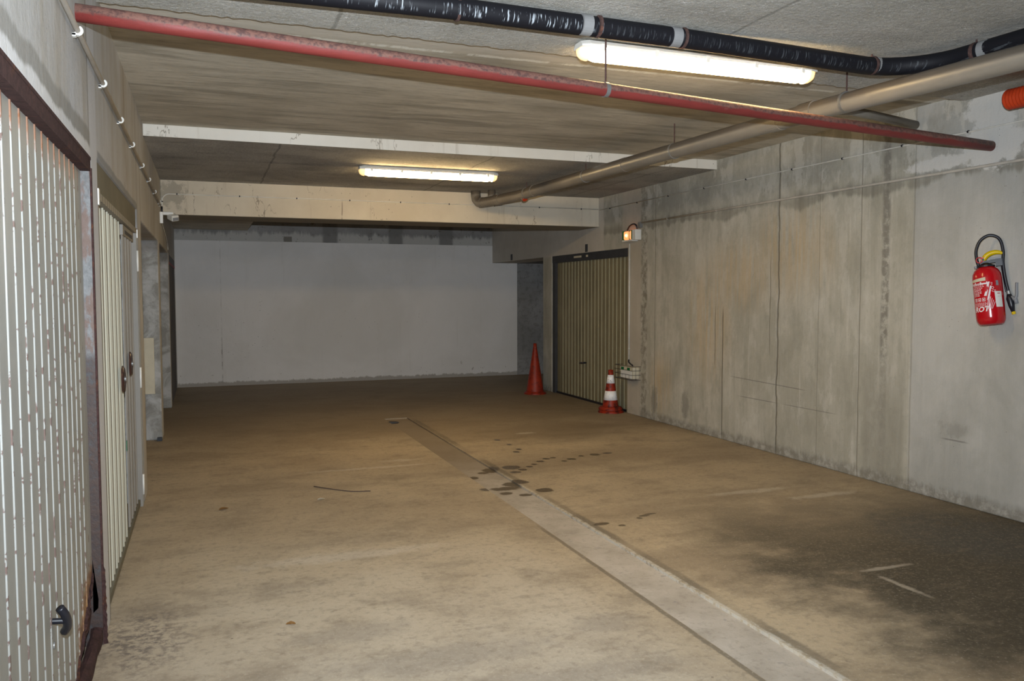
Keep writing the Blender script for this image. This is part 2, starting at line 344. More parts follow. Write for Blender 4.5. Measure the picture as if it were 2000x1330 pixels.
def mat_back_bare():
    n = N('back_wall_bare', .9, .2); v = n.P
    cl = n.noise(v, 1.3, 6, .6, .4); fine = n.noise(v, 12, 7, .7)
    dr = n.noise(n.sc(v, 9, 1, 1.2), 1, 6, .7)
    c = n.mix(n.sm(cl, .3, .7), (.36, .35, .34), (.24, .235, .225))
    top = n.sm(n.add(n.z, n.mul(n.sub(dr, .5), .35)), 2.66, 2.58)
    c = n.mix(n.mul(top, n.sm(n.z, 2.40, 2.44), .8), c, (.58, .565, .53))
    for px in (2.12, 3.30, 4.25):
        c = n.mix(n.mul(n.band(n.x, px-.13, px+.13, .03), n.sm(n.z, 2.40, 2.44), .85), c, (.20, .195, .185))
    c = n.mix(n.mul(n.sm(n.add(fine, n.mul(dr, .4)), .78, .88), n.sm(n.z, 2.4, 2.5), .8), c, (.13, .11, .09))
    c = n.mix(n.mul(n.band(n.x, 1.32, 1.46, .006), n.band(n.z, 2.48, 2.57, .006), .8), c, (.17, .15, .12))
    c = n.mix(n.mul(n.sm(n.x, 5.6, 5.7), n.sm(fine, .48, .62), .6), c, (.17, .16, .15))
    n.col(c); n.bump(fine, .01, .5); return n.m

M = dict(
    wr=mat_wall_right(), wl=mat_wall_left(), fl=mat_floor(), ch=mat_channel(), ceil=mat_ceiling(),
    fibA=mat_fibre('wood_wool_board', (.62, .60, .54), (.47, .45, .39), .3), fibC=mat_fibre('stained_wood_wool_board', (.60, .575, .52), (.38, .36, .33), .6),
    beam=mat_cream('cream_painted_beam'), edge=mat_cream('white_painted_edge', (.80, .77, .70), (.72, .68, .60), .35),
    bp=mat_back_paint(), bb=mat_back_bare(),
    black=plain('black_rubber', (.012, .013, .02), .35, .5), dark=plain('dark_steel', (.045, .045, .05), .6, .4),
    white=plain('white_plastic', (.78, .77, .72), .4, .5, var=.05), cream=plain('cream_panel', (.62, .56, .42), .6, .3, var=.06),
    zinc=plain('zinc_clamp', (.30, .30, .29), .45, .5, .5), conduit=plain('grey_conduit', (.52, .48, .42), .5, .4, var=.1),
    cable=plain('grey_cable', (.72, .70, .64), .5, .4, var=.1), header=plain('door_header_grey_green', (.20, .185, .135), .7, .3, var=.1, scale=3),
    tape=plain('grey_tape', (.26, .26, .26), .55, .3, var=.1), red_ext=plain('extinguisher_red', (.50, .006, .012), .16, .6, var=.05),
    ink=plain('white_print', (.80, .72, .74), .5, .4, var=.02), yellow=plain('yellow_plastic', (.72, .50, .0), .35, .5, var=.05),
    redp=plain('red_plastic', (.6, .01, .015), .35, .5), grey=plain('grey_plastic', (.25, .26, .28), .45, .4, var=.08),
    green=plain('green_mark', (.0, .13, .03), .5, .3, var=.02), brownp=plain('brown_plastic', (.055, .025, .022), .3, .5, var=.1),
    odark=plain('dark_door_paint', (.075, .065, .058), .6, .3, scale=3), redline=plain('red_paint', (.28, .02, .02), .6, .3),
    leaf=plain('dry_leaf', (.45, .26, .10), .8, .2), twig=plain('twig', (.09, .06, .05), .8, .2), scrap=plain('paper_scrap', (.75, .72, .62), .8, .2, var=.05),
    rod=None)

def mat_rust(name, base=(.045, .022, .02), hot=(.15, .055, .022)):
    n = N(name, .85, .25); a = n.noise(n.P, 45, 6, .75); b = n.noise(n.P, 9, 5, .6)
    c = n.mix(n.sm(a, .35, .7), base, tuple(q*1.9 for q in base))
    c = n.mix(n.mul(n.sm(b, .55, .7), n.sm(a, .4, .6), .9), c, hot)
    n.col(c); n.bump(a, .01, 1.0); return n.m
M['rust'] = mat_rust('rusty_steel'); M['rod'] = mat_rust('rusty_rod', (.07, .04, .035), (.3, .1, .05))
def mat_galv_rust():
    n = N('rusting_galvanised_steel', .6, .4, .2); a = n.noise(n.sc(n.P, 14, 14, 5), 1, 6, .7); b = n.noise(n.P, 40, 5, .7)
    c = n.mix(n.sm(b, .35, .7), (.17, .17, .17), (.11, .11, .11))
    lowr = n.sm(n.z, 1.35, 1.15)
    r = n.mx(n.sm(a, .44, .56), n.mul(lowr, n.sm(n.add(a, b), .75, .95)))
    c = n.mix(n.mul(r, .85), c, (.13, .078, .058))
    c = n.mix(n.mul(n.sm(n.z, 1.32, 1.26), .75), c, n.mix(n.sm(b, .4, .6), (.022, .018, .02), (.04, .024, .02)))
    n.col(c); n.bump(b, .004, .7); return n.m
M['galv'] = mat_galv_rust()

def mat_door(name, c1, c2, pitch, y0, rust=0.0, rib=.03, rib_lit=None):
    n = N(name, .55, .4); cl = n.noise(n.P, 2.2, 6, .6); fine = n.noise(n.P, 30, 5, .7)
    c = n.mix(n.sm(cl, .3, .7), c1, c2)
    c = n.mix(n.mul(n.sm(fine, .55, .8), .2), c, tuple(q*.6 for q in c2))
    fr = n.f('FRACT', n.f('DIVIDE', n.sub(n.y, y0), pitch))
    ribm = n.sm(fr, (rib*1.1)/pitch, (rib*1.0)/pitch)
    if rib_lit: c = n.mix(n.mul(ribm, .85), c, rib_lit)  # ribs coloured lighter than the flats: flash on their sides painted in
    if rust:
        sp = n.noise(n.sc(n.P, 3, 26, 26), 1, 3, .6); sp2 = n.noise(n.sc(n.P, 3, 9, 9, 3), 1, 3, .6)
        q = n.mul(ribm, n.mx(n.sm(sp, .57, .62), n.sm(sp2, .63, .68)))
        c = n.mix(n.mul(q, .85*rust), c, (.15, .085, .07))
        c = n.mix(n.mul(n.sm(sp2, .64, .72), n.sm(n.noise(n.P, 5, 3), .55, .65), .35), c, (.16, .14, .13))
        cor = n.spot(n.y, n.z, 3.97, .12, .42, .27, n.mul(n.sub(fine, .5), 1.5), .15)
        c = n.mix(n.mul(cor, .9), c, n.mix(n.sm(fine, .4, .6), (.16, .07, .04), (.40, .22, .09)))
        tp = n.mul(n.sm(n.add(n.z, n.mul(fine, .1)), 2.03, 2.1), ribm)
        c = n.mix(n.mul(tp, .8), c, (.3, .12, .05))
    n.col(c); n.bump(n.add(cl, n.mul(fine, .3)), .004, .5); return n.m
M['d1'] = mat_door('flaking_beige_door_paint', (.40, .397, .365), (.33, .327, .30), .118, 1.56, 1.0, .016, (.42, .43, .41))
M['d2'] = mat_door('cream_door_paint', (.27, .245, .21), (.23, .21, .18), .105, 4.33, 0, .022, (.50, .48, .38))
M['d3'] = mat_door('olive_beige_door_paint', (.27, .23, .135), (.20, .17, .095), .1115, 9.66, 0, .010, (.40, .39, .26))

def mat_fire_pipe():
    n = N('dusty_red_pipe', .55, .4); a = n.noise(n.P, 45, 6, .75); b = n.noise(n.sc(n.P, 4, 20, 20), 1, 6, .7)
    c = n.mix(n.sm(b, .3, .7), (.205, .032, .027), (.155, .024, .02))
    # settled dust and scale on the upper half
    k = n.sm(n.add(n.nz, n.mul(n.sub(b, .5), .9), n.mul(n.sub(a, .5), .6)), -.30, .0)
    c = n.mix(n.mul(k, .85), c, n.mix(n.sm(a, .42, .62), (.20, .11, .085), (.075, .05, .045)))
    c = n.mix(n.mul(n.sm(b, .66, .72), .35), c, (.36, .17, .15))
    n.col(c); n.bump(a, .002, .6); return n.m
M['fire'] = mat_fire_pipe()
def mat_pvc():
    n = N('grey_pvc_pipe', .38, .5); a = n.noise(n.sc(n.P, 3, 1, 3), 3, 5, .6)
    c = n.mix(n.sm(a, .3, .7), (.25, .228, .195), (.205, .185, .155))
    c = n.mix(n.sm(n.nz, -.15, .3, 0, .8), c, (.085, .07, .055))  # upper side darkened by normal: grazing-light falloff painted into the colour
    n.col(c); return n.m
M['pvc'] = mat_pvc()
def mat_foam():
    n = N('black_foam_lagging', .6, .25); a = n.noise(n.sc(n.P, 110, 9, 9), 1, 3, .6); b = n.noise(n.sc(n.P, 5, 5, 5), 1, 3)
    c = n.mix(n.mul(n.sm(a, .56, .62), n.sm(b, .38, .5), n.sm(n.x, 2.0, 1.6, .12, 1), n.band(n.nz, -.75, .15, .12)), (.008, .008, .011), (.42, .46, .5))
    n.col(c); n.bump(n.noise(n.sc(n.P, 40, 4, 4), 1, 3), .002, .2); return n.m
M['foam'] = mat_foam()
def mat_cone(dirty):
    n = N('cone_plastic_dirty' if dirty else 'cone_plastic', .5, .4); a = n.noise(n.O, 22, 6, .7); b = n.noise(n.O, 6, 5, .6)
    c = n.mix(n.sm(b, .3, .7), (.34, .028, .008), (.24, .018, .006))
    c = n.mix(n.mul(n.sm(n.add(a, n.mul(b, .5)), .72, .9), .5 if not dirty else .9), c, (.05, .008, .006))
    n.col(c); return n.m
M['cone'] = mat_cone(False); M['coned'] = mat_cone(True)
def mat_reflective():
    n = N('worn_reflective_band', .4, .5); a = n.noise(n.O, 55, 5, .7)
    n.col(n.mix(n.sm(a, .58, .66), (.95, .95, .95), (.35, .33, .36)))
    # retroreflection towards the flash, as a bright diffuse coat
    return n.m
M['refl'] = mat_reflective()
M['duct'] = plain('orange_red_duct', (.60, .055, .012), .5, .4)

def mat_glow(name, col, strength, end=None):
    n = N(name, .3, .5); n.col((.9, .85, .75))
    n.put((*col, 1), n.b.inputs['Emission Color']); n.b.inputs['Emission Strength'].default_value = strength
    return n.m
M['glow1'] = mat_glow('lit_diffuser_near', LAMP_COL, LAMP1); M['glow2'] = mat_glow('lit_diffuser_far', LAMP_COL, LAMP2)
M['glowend'] = mat_glow('lit_diffuser_end', (1, .62, .22), 1.1)
M['orange'] = mat_glow('lit_orange_lens', (1, .22, .02), 1.3)
M['bulb'] = mat_glow('lit_bulb', (1, .62, .25), 3.0)

# ------------------------------------------------------------------ mesh helpers
def obj(name, bm, mat, parent=None, smooth=False):
    me = bpy.data.meshes.new(name); bm.normal_update(); bm.to_mesh(me); bm.free()
    for q in (mat if isinstance(mat, (list, tuple)) else [mat]): me.materials.append(q)
    if smooth:
        for p in me.polygons: p.use_smooth = True
    o = bpy.data.objects.new(name, me); C.objects.link(o)
    if parent: o.parent = parent
    return o
def tag(o, label, cat=None, group=None, kind=None):
    o['label'] = label
    if cat: o['category'] = cat
    if group: o['group'] = group
    if kind: o['kind'] = kind
    return o
def thing(name, label, cat, loc=(0, 0, 0), rot=(0, 0, 0), group=None, kind=None):
    o = bpy.data.objects.new(name, None); C.objects.link(o); o.location = loc; o.rotation_euler = rot
    o.empty_display_size = .1
    return tag(o, label, cat, group, kind)
def box(bm, x0, x1, y0, y1, z0, z1, mi=0):
    vs = [bm.verts.new(p) for p in ((x0,y0,z0),(x1,y0,z0),(x1,y1,z0),(x0,y1,z0),(x0,y0,z1),(x1,y0,z1),(x1,y1,z1),(x0,y1,z1))]
    for f in ((0,3,2,1),(4,5,6,7),(0,1,5,4),(1,2,6,5),(2,3,7,6),(3,0,4,7)):
        q = bm.faces.new([vs[i] for i in f]); q.material_index = mi
    return bm
def B(*a): return box(bmesh.new(), *a)
def bevel(o, w=.004, seg=2):
    b = o.modifiers.new('bevel', 'BEVEL'); b.width = w; b.segments = seg; b.limit_method = 'ANGLE'; b.angle_limit = math.radians(40); return o
def prism_x(bm, pts, x0, x1):
    """outline of (y,z) points extruded from x0 to x1"""
    a = [bm.verts.new((x0, y, z)) for y, z in pts]; b = [bm.verts.new((x1, y, z)) for y, z in pts]
    bm.faces.new(a); bm.faces.new(b[::-1]); k = len(pts)
    for i in range(k): bm.faces.new((a[(i+1) % k], a[i], b[i], b[(i+1) % k]))
    bmesh.ops.recalc_face_normals(bm, faces=bm.faces); return bm
def tube(bm, pts, r, n=16, caps=True, rs=None, closed=False):
    pts = [Vector(p) for p in pts]; rings = []; prev = None
    for i, p in enumerate(pts):
        if closed: t = (pts[(i+1) % len(pts)] - pts[i-1]).normalized()
        elif i == 0: t = (pts[1]-p).normalized()
        elif i == len(pts)-1: t = (p-pts[-2]).normalized()
        else: t = ((p-pts[i-1]).normalized() + (pts[i+1]-p).normalized()).normalized()
        if prev is None: prev = Vector((0, 0, 1)) if abs(t.z) < .9 else Vector((1, 0, 0))
        u = (prev - t*prev.dot(t)).normalized(); v = t.cross(u); prev = u
        rr = rs[i] if rs else r
        rings.append([bm.verts.new(p + (u*math.cos(2*PI*k/n) + v*math.sin(2*PI*k/n))*rr) for k in range(n)])
    m_ = len(rings)
    for i in range(m_ if closed else m_-1):
        a, b = rings[i], rings[(i+1) % m_]
        for k in range(n): bm.faces.new((a[k], a[(k+1) % n], b[(k+1) % n], b[k]))
    if caps and not closed: bm.faces.new(rings[0][::-1]); bm.faces.new(rings[-1])
    return bm
def T(*a, **k):
    return tube(bmesh.new(), *a, **k)
def lathe(bm, prof, n=40, close=False):
    """profile (r,z) turned about the z axis"""
    rings = []
    for r, z in prof:
        if r < 1e-5: rings.append([bm.verts.new((0, 0, z))])
        else: rings.append([bm.verts.new((r*math.cos(2*PI*k/n), r*math.sin(2*PI*k/n), z)) for k in range(n)])
    L = len(rings)
    for i in range(L if close else L-1):
        a, b = rings[i], rings[(i+1) % L]
        for k in range(n):
            k2 = (k+1) % n
            if len(a) == 1 and len(b) == 1: continue
            if len(a) == 1: bm.faces.new((a[0], b[k2], b[k]))
            elif len(b) == 1: bm.faces.new((a[k], a[k2], b[0]))
            else: bm.faces.new((a[k], a[k2], b[k2], b[k]))
    bmesh.ops.recalc_face_normals(bm, faces=bm.faces); return bm
def smooth_path(pts, sub=8):
    """Catmull-Rom through the points"""
    P = [Vector(p) for p in pts]; P = [P[0]*2-P[1]] + P + [P[-1]*2-P[-2]]; out = []
    for i in range(1, len(P)-2):
        a, b, c, d = P[i-1:i+3]
        for k in range(sub):
            t = k/sub
            out.append(.5*((2*b) + (c-a)*t + (2*a-5*b+4*c-d)*t*t + (3*b-a-3*c+d)*t**3))
    out.append(P[-2]); return out
def ring(bm, c, axis, r, thick, wid, n=24):
    """band of width wid round an axis"""
    c = Vector(c); a = Vector(axis).normalized()
    return tube(bm, [c-a*wid/2, c+a*wid/2], r+thick, n)

# ------------------------------------------------------------------ SETTING
XL, XR, YB = -.449, 5.16, 15.0
# floor with the gutter cut into it
bm = bmesh.new()
def floor_q(x0, x1, y0, y1, z=0): 
    bm.faces.new([bm.verts.new(p) for p in ((x0,y0,z),(x1,y0,z),(x1,y1,z),(x0,y1,z))])
GX0, GX1, GY, GD = 2.085, 2.38, 10.25, -.016
floor_q(-1.6, GX0, -6, 15.2); floor_q(GX1, 8.2, -6, 15.2); floor_q(GX0, GX1, GY, 15.2)
for (a, b) in (((GX0, -6), (GX0, GY)), ((GX1, GY), (GX1, -6)), ((GX0, GY), (GX1, GY))):
    bm.faces.new([bm.verts.new(p) for p in ((a[0], a[1], 0), (a[0], a[1], GD-.02), (b[0], b[1], GD-.02), (b[0], b[1], 0))])
bmesh.ops.remove_doubles(bm, verts=bm.verts, dist=1e-5)
floor = tag(obj('floor', bm, M['fl']), 'worn brown concrete floor with damp stains', 'floor', kind='structure')
bm = bmesh.new(); bm.faces.new([bm.verts.new(p) for p in ((GX0, -6, GD), (GX1, -6, GD), (GX1, GY, GD), (GX0, GY, GD))])
ch = obj('drain_channel', bm, M['ch'], floor); ch['label'] = 'shallow pale mortar gutter'
bm = bmesh.new(); lathe(bm, [(0, 0), (.068, 0), (.075, .003), (.082, .003), (.082, -.004)], 32)
o = obj('drain_hole', bm, M['black'], floor); o.location = (2.13, 9.98, GD+.003)

# left wall: one slab with notches for the doors and bays
TOPZ = 3.3
pts = [(-6, 0), (1.55, 0), (1.55, 2.14), (4.03, 2.14), (4.03, 0), (4.28, 0), (4.28, 2.18), (6.71, 2.18), (6.71, 0), (7.06, 0), (7.06, 2.13), (9.6, 2.13), (9.6, 0), (9.93, 0), (9.93, 2.13), (12.3, 2.13), (12.3, 0), (12.55, 0), (12.55, 2.12), (14.85, 2.12), (14.85, 0), (15.1, 0), (15.1, TOPZ), (-6, TOPZ)]
wl = obj('wall_left', prism_x(bmesh.new(), pts, XL, XL-.55), M['wl']); bevel(wl, .012, 2)
tag(wl, 'left concrete wall with garage bays between piers', 'wall', kind='structure')
pts = [(-6, 0), (9.6, 0), (9.6, 2.15), (12.1, 2.15), (12.1, 0), (12.47, 0), (12.47, 2.15), (15.0, 2.15), (15.0, TOPZ), (-6, TOPZ)]
wr = obj('wall_right', prism_x(bmesh.new(), pts, XR, XR+.5), M['wr']); bevel(wr, .01, 2)
tag(wr, 'right cast concrete wall with vertical streaks and damp top edge', 'wall', kind='structure')
for yy in (10.83, 13.92):
    o = obj('bracket', B(XR-.012, XR+.0, yy-.035, yy+.035, 2.16, 2.27), M['dark'], wr); bevel(o)
wb = obj('wall_back', B(-1.1, 8.2, YB, YB+.2, 0, TOPZ), M['bb'])
tag(wb, 'far end wall, white painted below a bare grey strip', 'wall', kind='structure')
pr = obj('painted_render', B(XL, 5.66, YB-.016, YB, .0, 2.475), M['bp'], wb); pr['label'] = 'white painted lower face'
wf_ = tag(obj('wall_front', B(-1.1, 5.7, -6.2, -6.0, 0, TOPZ), M['wl']), 'concrete wall behind the viewpoint', 'wall', kind='structure')
# passage behind the right jamb
ps = obj('passage_wall', B(7.6, 7.8, 12.2, 15.0, 0, 2.4), M['bb'], wr)
ps = obj('passage_wall', B(5.66, 7.6, 12.2, 12.47, 0, 2.4), M['bb'], wr)
ps = obj('passage_soffit', B(5.66, 7.8, 12.2, 15.0, 2.15, 2.4), M['bb'], wr)

# ceiling
cl_ = tag(obj('ceiling', B(XL-.0, XR, -6, 15.0, 2.979, 3.2), M['ceil']), 'stained concrete ceiling slab', 'ceiling', kind='structure')
# wood-wool boards, ragged front edge
bm = bmesh.new(); e = []; k = 0
x = XL
while x < XR: e.append((x, 4.44 + (x-XL)*.018 + random.uniform(-.014, .014))); x += .028
e.append((XR, 4.54))
v0 = [bm.verts.new((x, y, 2.935)) for x, y in e]; v1 = [bm.verts.new((x, y, 2.979)) for x, y in e]
a, b = bm.verts.new((XR, -6, 2.935)), bm.verts.new((XL, -6, 2.935))
bm.faces.new(v0 + [a, b])
for i in range(len(v0)-1): bm.faces.new((v0[i], v0[i+1], v1[i+1], v1[i]))
bmesh.ops.recalc_face_normals(bm, faces=bm.faces)
o = obj('wood_wool_board', bm, M['fibA'], cl_); o['label'] = 'fibrous insulation boards over the near bay'
o = obj('lowered_soffit', B(XL, XR, 7.63, 10.43, 2.88, 2.979), M['fibC'], cl_); o['label'] = 'dark stained fibre soffit in front of the crossbeam'
o = obj('soffit_edge', B(XL, XR, 7.618, 7.63, 2.878, 2.979), M['edge'], cl_); bevel(o, .004); o['label'] = 'white painted step edge'
o = obj('crossbeam', B(XL, XR, 10.43, 11.08, 2.483, 2.979), M['beam'], cl_); bevel(o, .012); o['label'] = 'cream painted concrete crossbeam'
o = obj('back_soffit', B(XL, .72, 11.08, 15.0, 2.66, 2.979), M['ceil'], cl_); o['label'] = 'lower soffit in the far left corner'

# ------------------------------------------------------------------ DOORS
def corrugated(y0, y1, z0, z1, X, pitch, rib, h, sgn=1, alt=1.0, zb=None, slope=.004):
    """sheet in the y-z plane at X, ribs raised towards sgn*x"""
    pr = [(y0, 0)]; y = y0; k = 0
    while y + pitch <= y1 + 1e-6:
        hh = h*(alt if k % 2 else 1)
        ym = y + slope
        pr += [(ym, hh), (ym+rib*.72-slope*.3, hh), (ym+rib, 0)]
        y += pitch; k += 1
        if y + pitch <= y1 + 1e-6:
            if zb:
                for s_ in (.35, .7): pr.append((y-pitch+ (pitch-rib)*s_ + rib, 0))
            pr.append((y, 0))
    pr.append((y1, 0))
    bm = bmesh.new(); lo = []; hi = []
    for (yy, hh) in pr:
        lo.append(bm.verts.new((X+sgn*hh, yy, zb(yy) if zb else z0))); hi.append(bm.verts.new((X+sgn*hh, yy, z1)))
    for i in range(len(lo)-1): bm.faces.new((lo[i], lo[i+1], hi[i+1], hi[i]) if sgn > 0 else (lo[i+1], lo[i], hi[i], hi[i+1]))
    # a little thickness behind
    r = bmesh.ops.extrude_face_region(bm, geom=list(bm.faces))
    bmesh.ops.translate(bm, verts=[g for g in r['geom'] if isinstance(g, bmesh.types.BMVert)], vec=(-sgn*.003, 0, 0))
    bmesh.ops.recalc_face_normals(bm, faces=bm.faces)
    return bm

# --- near rusty door
d1 = thing('door_1', 'nearest rusty beige up-and-over garage door at the left edge', 'garage door', (XL, 2.8, 0), kind='structure')
def part(name, bm, mat, root, **k):
    o = obj(name, bm, mat, None, **k); o.parent = root; o.matrix_parent_inverse = Matrix.Translation(root.location).inverted(); return o
def zb1(y):
    t = [(0, .03), (3.36, .03), (3.44, .08), (3.56, .12), (3.66, .18), (3.76, .20), (3.86, .26), (3.94, .27), (4.02, .35), (9, .35)]
    for (a, b), (c, d) in zip(t, t[1:]):
        if a <= y <= c: return b + (d-b)*(y-a)/(c-a) + random.uniform(-.012, .012)*(y > 3.5)
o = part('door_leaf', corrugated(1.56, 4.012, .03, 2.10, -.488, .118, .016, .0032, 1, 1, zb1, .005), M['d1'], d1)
bm = bmesh.new(); box(bm, -.52, -.449, 1.53, 4.035, 2.085, 2.14); o = part('lintel_angle', bm, M['rust'], d1); o['label'] = 'rusted steel lintel angle'
bm = bmesh.new(); box(bm, -.51, -.447, 1.53, 4.035, 2.135, 2.147); part('lintel_flange', bm, M['rust'], d1)
o = part('frame_post', B(-.535, -.452, 4.016, 4.029, 0, 2.085), M['galv'], d1); o['label'] = 'galvanised frame post blotched with rust'
o = part('post_flange', B(-.456, -.445, 4.022, 4.045, 0, 2.10), M['rust'], d1)
part('frame_post', B(-.535, -.452, 1.548, 1.562, 0, 2.085), M['galv'], d1)
bm = bmesh.new()   # rotted bottom rails
def rough_bar(bm, p0, p1, w, h, n=26, j=.006):
    rings = []
    for i in range(n+1):
        t = i/n; c = Vector(p0).lerp(Vector(p1), t)
        r_ = []
        for k in range(10):
            a = 2*PI*k/10; ca, sa = math.cos(a), math.sin(a)
            q = max(abs(ca), abs(sa))
            r_.append(bm.verts.new(c + Vector((ca/q*w/2 + random.uniform(-j, j), random.uniform(-j, j), sa/q*h/2 + random.uniform(-j, j)))))
        rings.append(r_)
    for i in range(n):
        for k in range(10): bm.faces.new((rings[i][k], rings[i+1][k], rings[i+1][(k+1) % 10], rings[i][(k+1) % 10]))
    bm.faces.new(rings[0]); bm.faces.new(rings[-1][::-1]); bmesh.ops.recalc_face_normals(bm, faces=bm.faces)
rough_bar(bm, (-.478, 1.6, .042), (-.474, 4.01, .048), .04, .075)
o = part('bottom_rail', bm, M['rust'], d1); o['label'] = 'rotted rusty bottom rail'
bm = bmesh.new(); rough_bar(bm, (-.512, 1.6, .125), (-.508, 4.0, .14), .025, .07)
o = part('stiffener', bm, M['rust'], d1)
bm = bmesh.new()
q_ = [bm.verts.new(p) for p in ((-.488, 4.011, .15), (-.468, 4.011, .17), (-.466, 4.011, .21), (-.486, 4.011, .39))]; bm.faces.new(q_)
bmesh.ops.solidify(bm, geom=list(bm.faces), thickness=.002); o = part('gusset_plate', bm, M['tape'], d1); o['label'] = 'pale unrusted steel seen through the hole'
bm = bmesh.new(); rough_bar(bm, (-.452, 4.022, .0), (-.455, 4.030, .34), .03, .03, 14, .005); part('corroded_foot', bm, M['rust'], d1)
bm = bmesh.new(); rough_bar(bm, (-.487, 3.45, .08), (-.486, 4.005, .325), .010, .018, 20, .007); part('torn_edge', bm, M['rust'], d1)
# T handle
hr = part('handle', T([(-.490, 3.02, .485), (-.455, 3.02, .482)], .010, 14), M['black'], d1, smooth=False)
bm = T(smooth_path([(-.462, 2.995, .535), (-.450, 3.005, .51), (-.446, 3.025, .48), (-.450, 3.05, .45), (-.462, 3.07, .428)], 5), .014, 12)
o = obj('grip', bm, M['black'], hr, smooth=True)
part('escutcheon', T([(-.490, 3.03, .40), (-.484, 3.03, .40)], .012, 14), M['zinc'], d1)

# --- cream door
d2 = thing('door_2', 'cream ribbed garage door with a small wicket door, second on the left', 'garage door', (XL, 5.5, 0), kind='structure')
o = part('header_panel', B(-.478, -.462, 4.285, 6.70, 2.045, 2.18), M['header'], d2); o['label'] = 'plain grey-green header panel'
part('top_rail', B(-.482, -.452, 4.285, 6.66, 2.0, 2.035), M['d2'], d2)
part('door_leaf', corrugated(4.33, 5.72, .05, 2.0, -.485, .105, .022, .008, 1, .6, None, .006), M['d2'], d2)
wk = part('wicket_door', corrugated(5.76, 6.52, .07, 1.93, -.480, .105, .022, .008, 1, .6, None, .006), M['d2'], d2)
part('kick_rail', B(-.490, -.470, 4.33, 6.62, .012, .052), M['header'], d2)
part('wicket_rail', B(-.488, -.468, 5.74, 6.54, 1.93, 1.995), M['d2'], d2)
o = part('vent_slot', B(-.468, -.466, 5.86, 6.42, 1.945, 1.968), M['dark'], d2)
for (a, b) in ((4.285, 4.325), (6.60, 6.64), (6.66, 6.70)):
    part('frame_post', B(-.50, -.452, a, b, 0, 2.04), M['d2'], d2)
for z in (.16, .95, 1.80):
    o = part('hinge', T([(-.452, 6.62, z-.075), (-.452, 6.62, z+.075)], .012, 12), M['white'], d2, smooth=True)
part('end_cap', B(-.462, -.446, 4.285, 4.325, 1.97, 2.045), M['white'], d2)
part('end_cap', B(-.462, -.446, 6.655, 6.70, 1.97, 2.03), M['white'], d2)
for (y, z) in ((5.40, 1.055), (5.93, 1.105)):
    bm = lathe(bmesh.new(), [(0, .012), (.045, .010), (.062, .014), (.078, .006), (.080, 0)], 32)
    o = obj('pull_cup', bm, M['brownp'], None, smooth=True); o.parent = d2; o.matrix_parent_inverse = Matrix.Translation(d2.location).inverted()
    o.rotation_euler = (0, PI/2, 0); o.location = (-.464, y, z); o['label'] = 'round dark brown pull handle'
    k_ = obj('lock', T([(0, 0, .01), (0, 0, .020)], .014, 16), M['zinc'], o)
part('patch', B(-.466, -.463, 5.545, 5.575, .60, .66), M['green'], d2)

# --- garage door right of the far bay
d3 = thing('door_3', 'olive beige ribbed garage door under a black lintel, far right', 'garage door', (XR, 10.85, 0), kind='structure')
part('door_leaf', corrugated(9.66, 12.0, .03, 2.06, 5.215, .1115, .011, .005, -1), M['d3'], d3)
part('lintel_box', B(5.165, 5.24, 9.6, 12.1, 2.045, 2.15), M['dark'], d3)
for (a, b) in ((11.02, 11.28), (10.80, 10.86)):
    part('paint_scrape', B(5.162, 5.166, a, b, 2.09, 2.118), M['cream'], d3)
o = part('frame_post', B(5.17, 5.26, 12.0, 12.1, 0, 2.05), M['dark'], d3)
part('frame_post', B(5.185, 5.26, 9.6, 9.655, 0, 2.05), M['d3'], d3)
part('weather_strip', B(5.195, 5.235, 9.64, 12.0, .0, .03), M['black'], d3)
hh_ = part('handle', T([(5.213, 10.95, .555), (5.15, 10.95, .555)], .012, 12), M['black'], d3)
obj('grip', T([(5.15, 10.89, .56), (5.15, 11.02, .548)], .014, 12), M['black'], hh_)

# --- dark door in the far left corner, plain doors deep in the two open bays
d4 = thing('door_4', 'dark brown garage door with a red top stripe, far left corner', 'garage door', (XL, 13.7, 0), kind='structure')
part('door_leaf', corrugated(12.56, 14.84, .02, 2.02, -.462, .12, .03, .010, 1), M['odark'], d4)
part('top_rail', B(-.475, -.450, 12.56, 14.84, 2.02, 2.12), M['odark'], d4)
part('red_stripe', B(-.450, -.447, 12.56, 14.84, 1.985, 2.02), M['redline'], d4)
for i, (a, b, t) in enumerate(((7.08, 9.58, 'third bay from the camera'), (9.95, 12.28, 'fourth bay from the camera'))):
    d = thing('door_%d' % (5+i), 'dark garage door set deep in the %s on the left' % t, 'garage door', (-.9, (a+b)/2, 0), kind='structure')
    part('door_leaf', corrugated(a, b, .02, 2.12, -.93, .12, .03, .010, 1), M['odark'], d)

# cream board on the side of the first open bay
o = tag(bevel(obj('notice_board', B(-.66, -.512, 9.575, 9.594, .50, 1.10), M['cream']), .003), 'blank cream panel fixed to the grey pier of the open left bay', 'panel')
o = tag(obj('black_wedge', B(-.50, -.452, 9.52, 9.59, 0, .035), M['black']), 'small black block on the floor at the foot of the grey pier', 'block')

# ------------------------------------------------------------------ PIPES
def clamp(root, c, axis, r, topz, mat='zinc', rodmat='rod', w=.022):
    o = part('clamp', ring(bmesh.new(), c, axis, r, .004, w), M[mat], root)
    bm = T([(c[0], c[1], c[2]+r), (c[0], c[1], topz)], .005, 8)
    part('hanger_rod', bm, M[rodmat], root)
    return o
# red fire main
R0, R1 = Vector((XL-.02, 3.710, 2.661)), Vector((XR+.02, 4.317, 2.575))
fp = thing('fire_pipe', 'dusty red steel pipe crossing from the left wall to the right wall', 'pipe', tuple(R0))
part('pipe', T([R0.lerp(R1, t/12) for t in range(13)], .035, 28), M['fire'], fp, smooth=True)
c = R0.lerp(R1, (2.003+.449)/5.609)
clamp(fp, c, R1-R0, .035, 2.945, 'zinc')
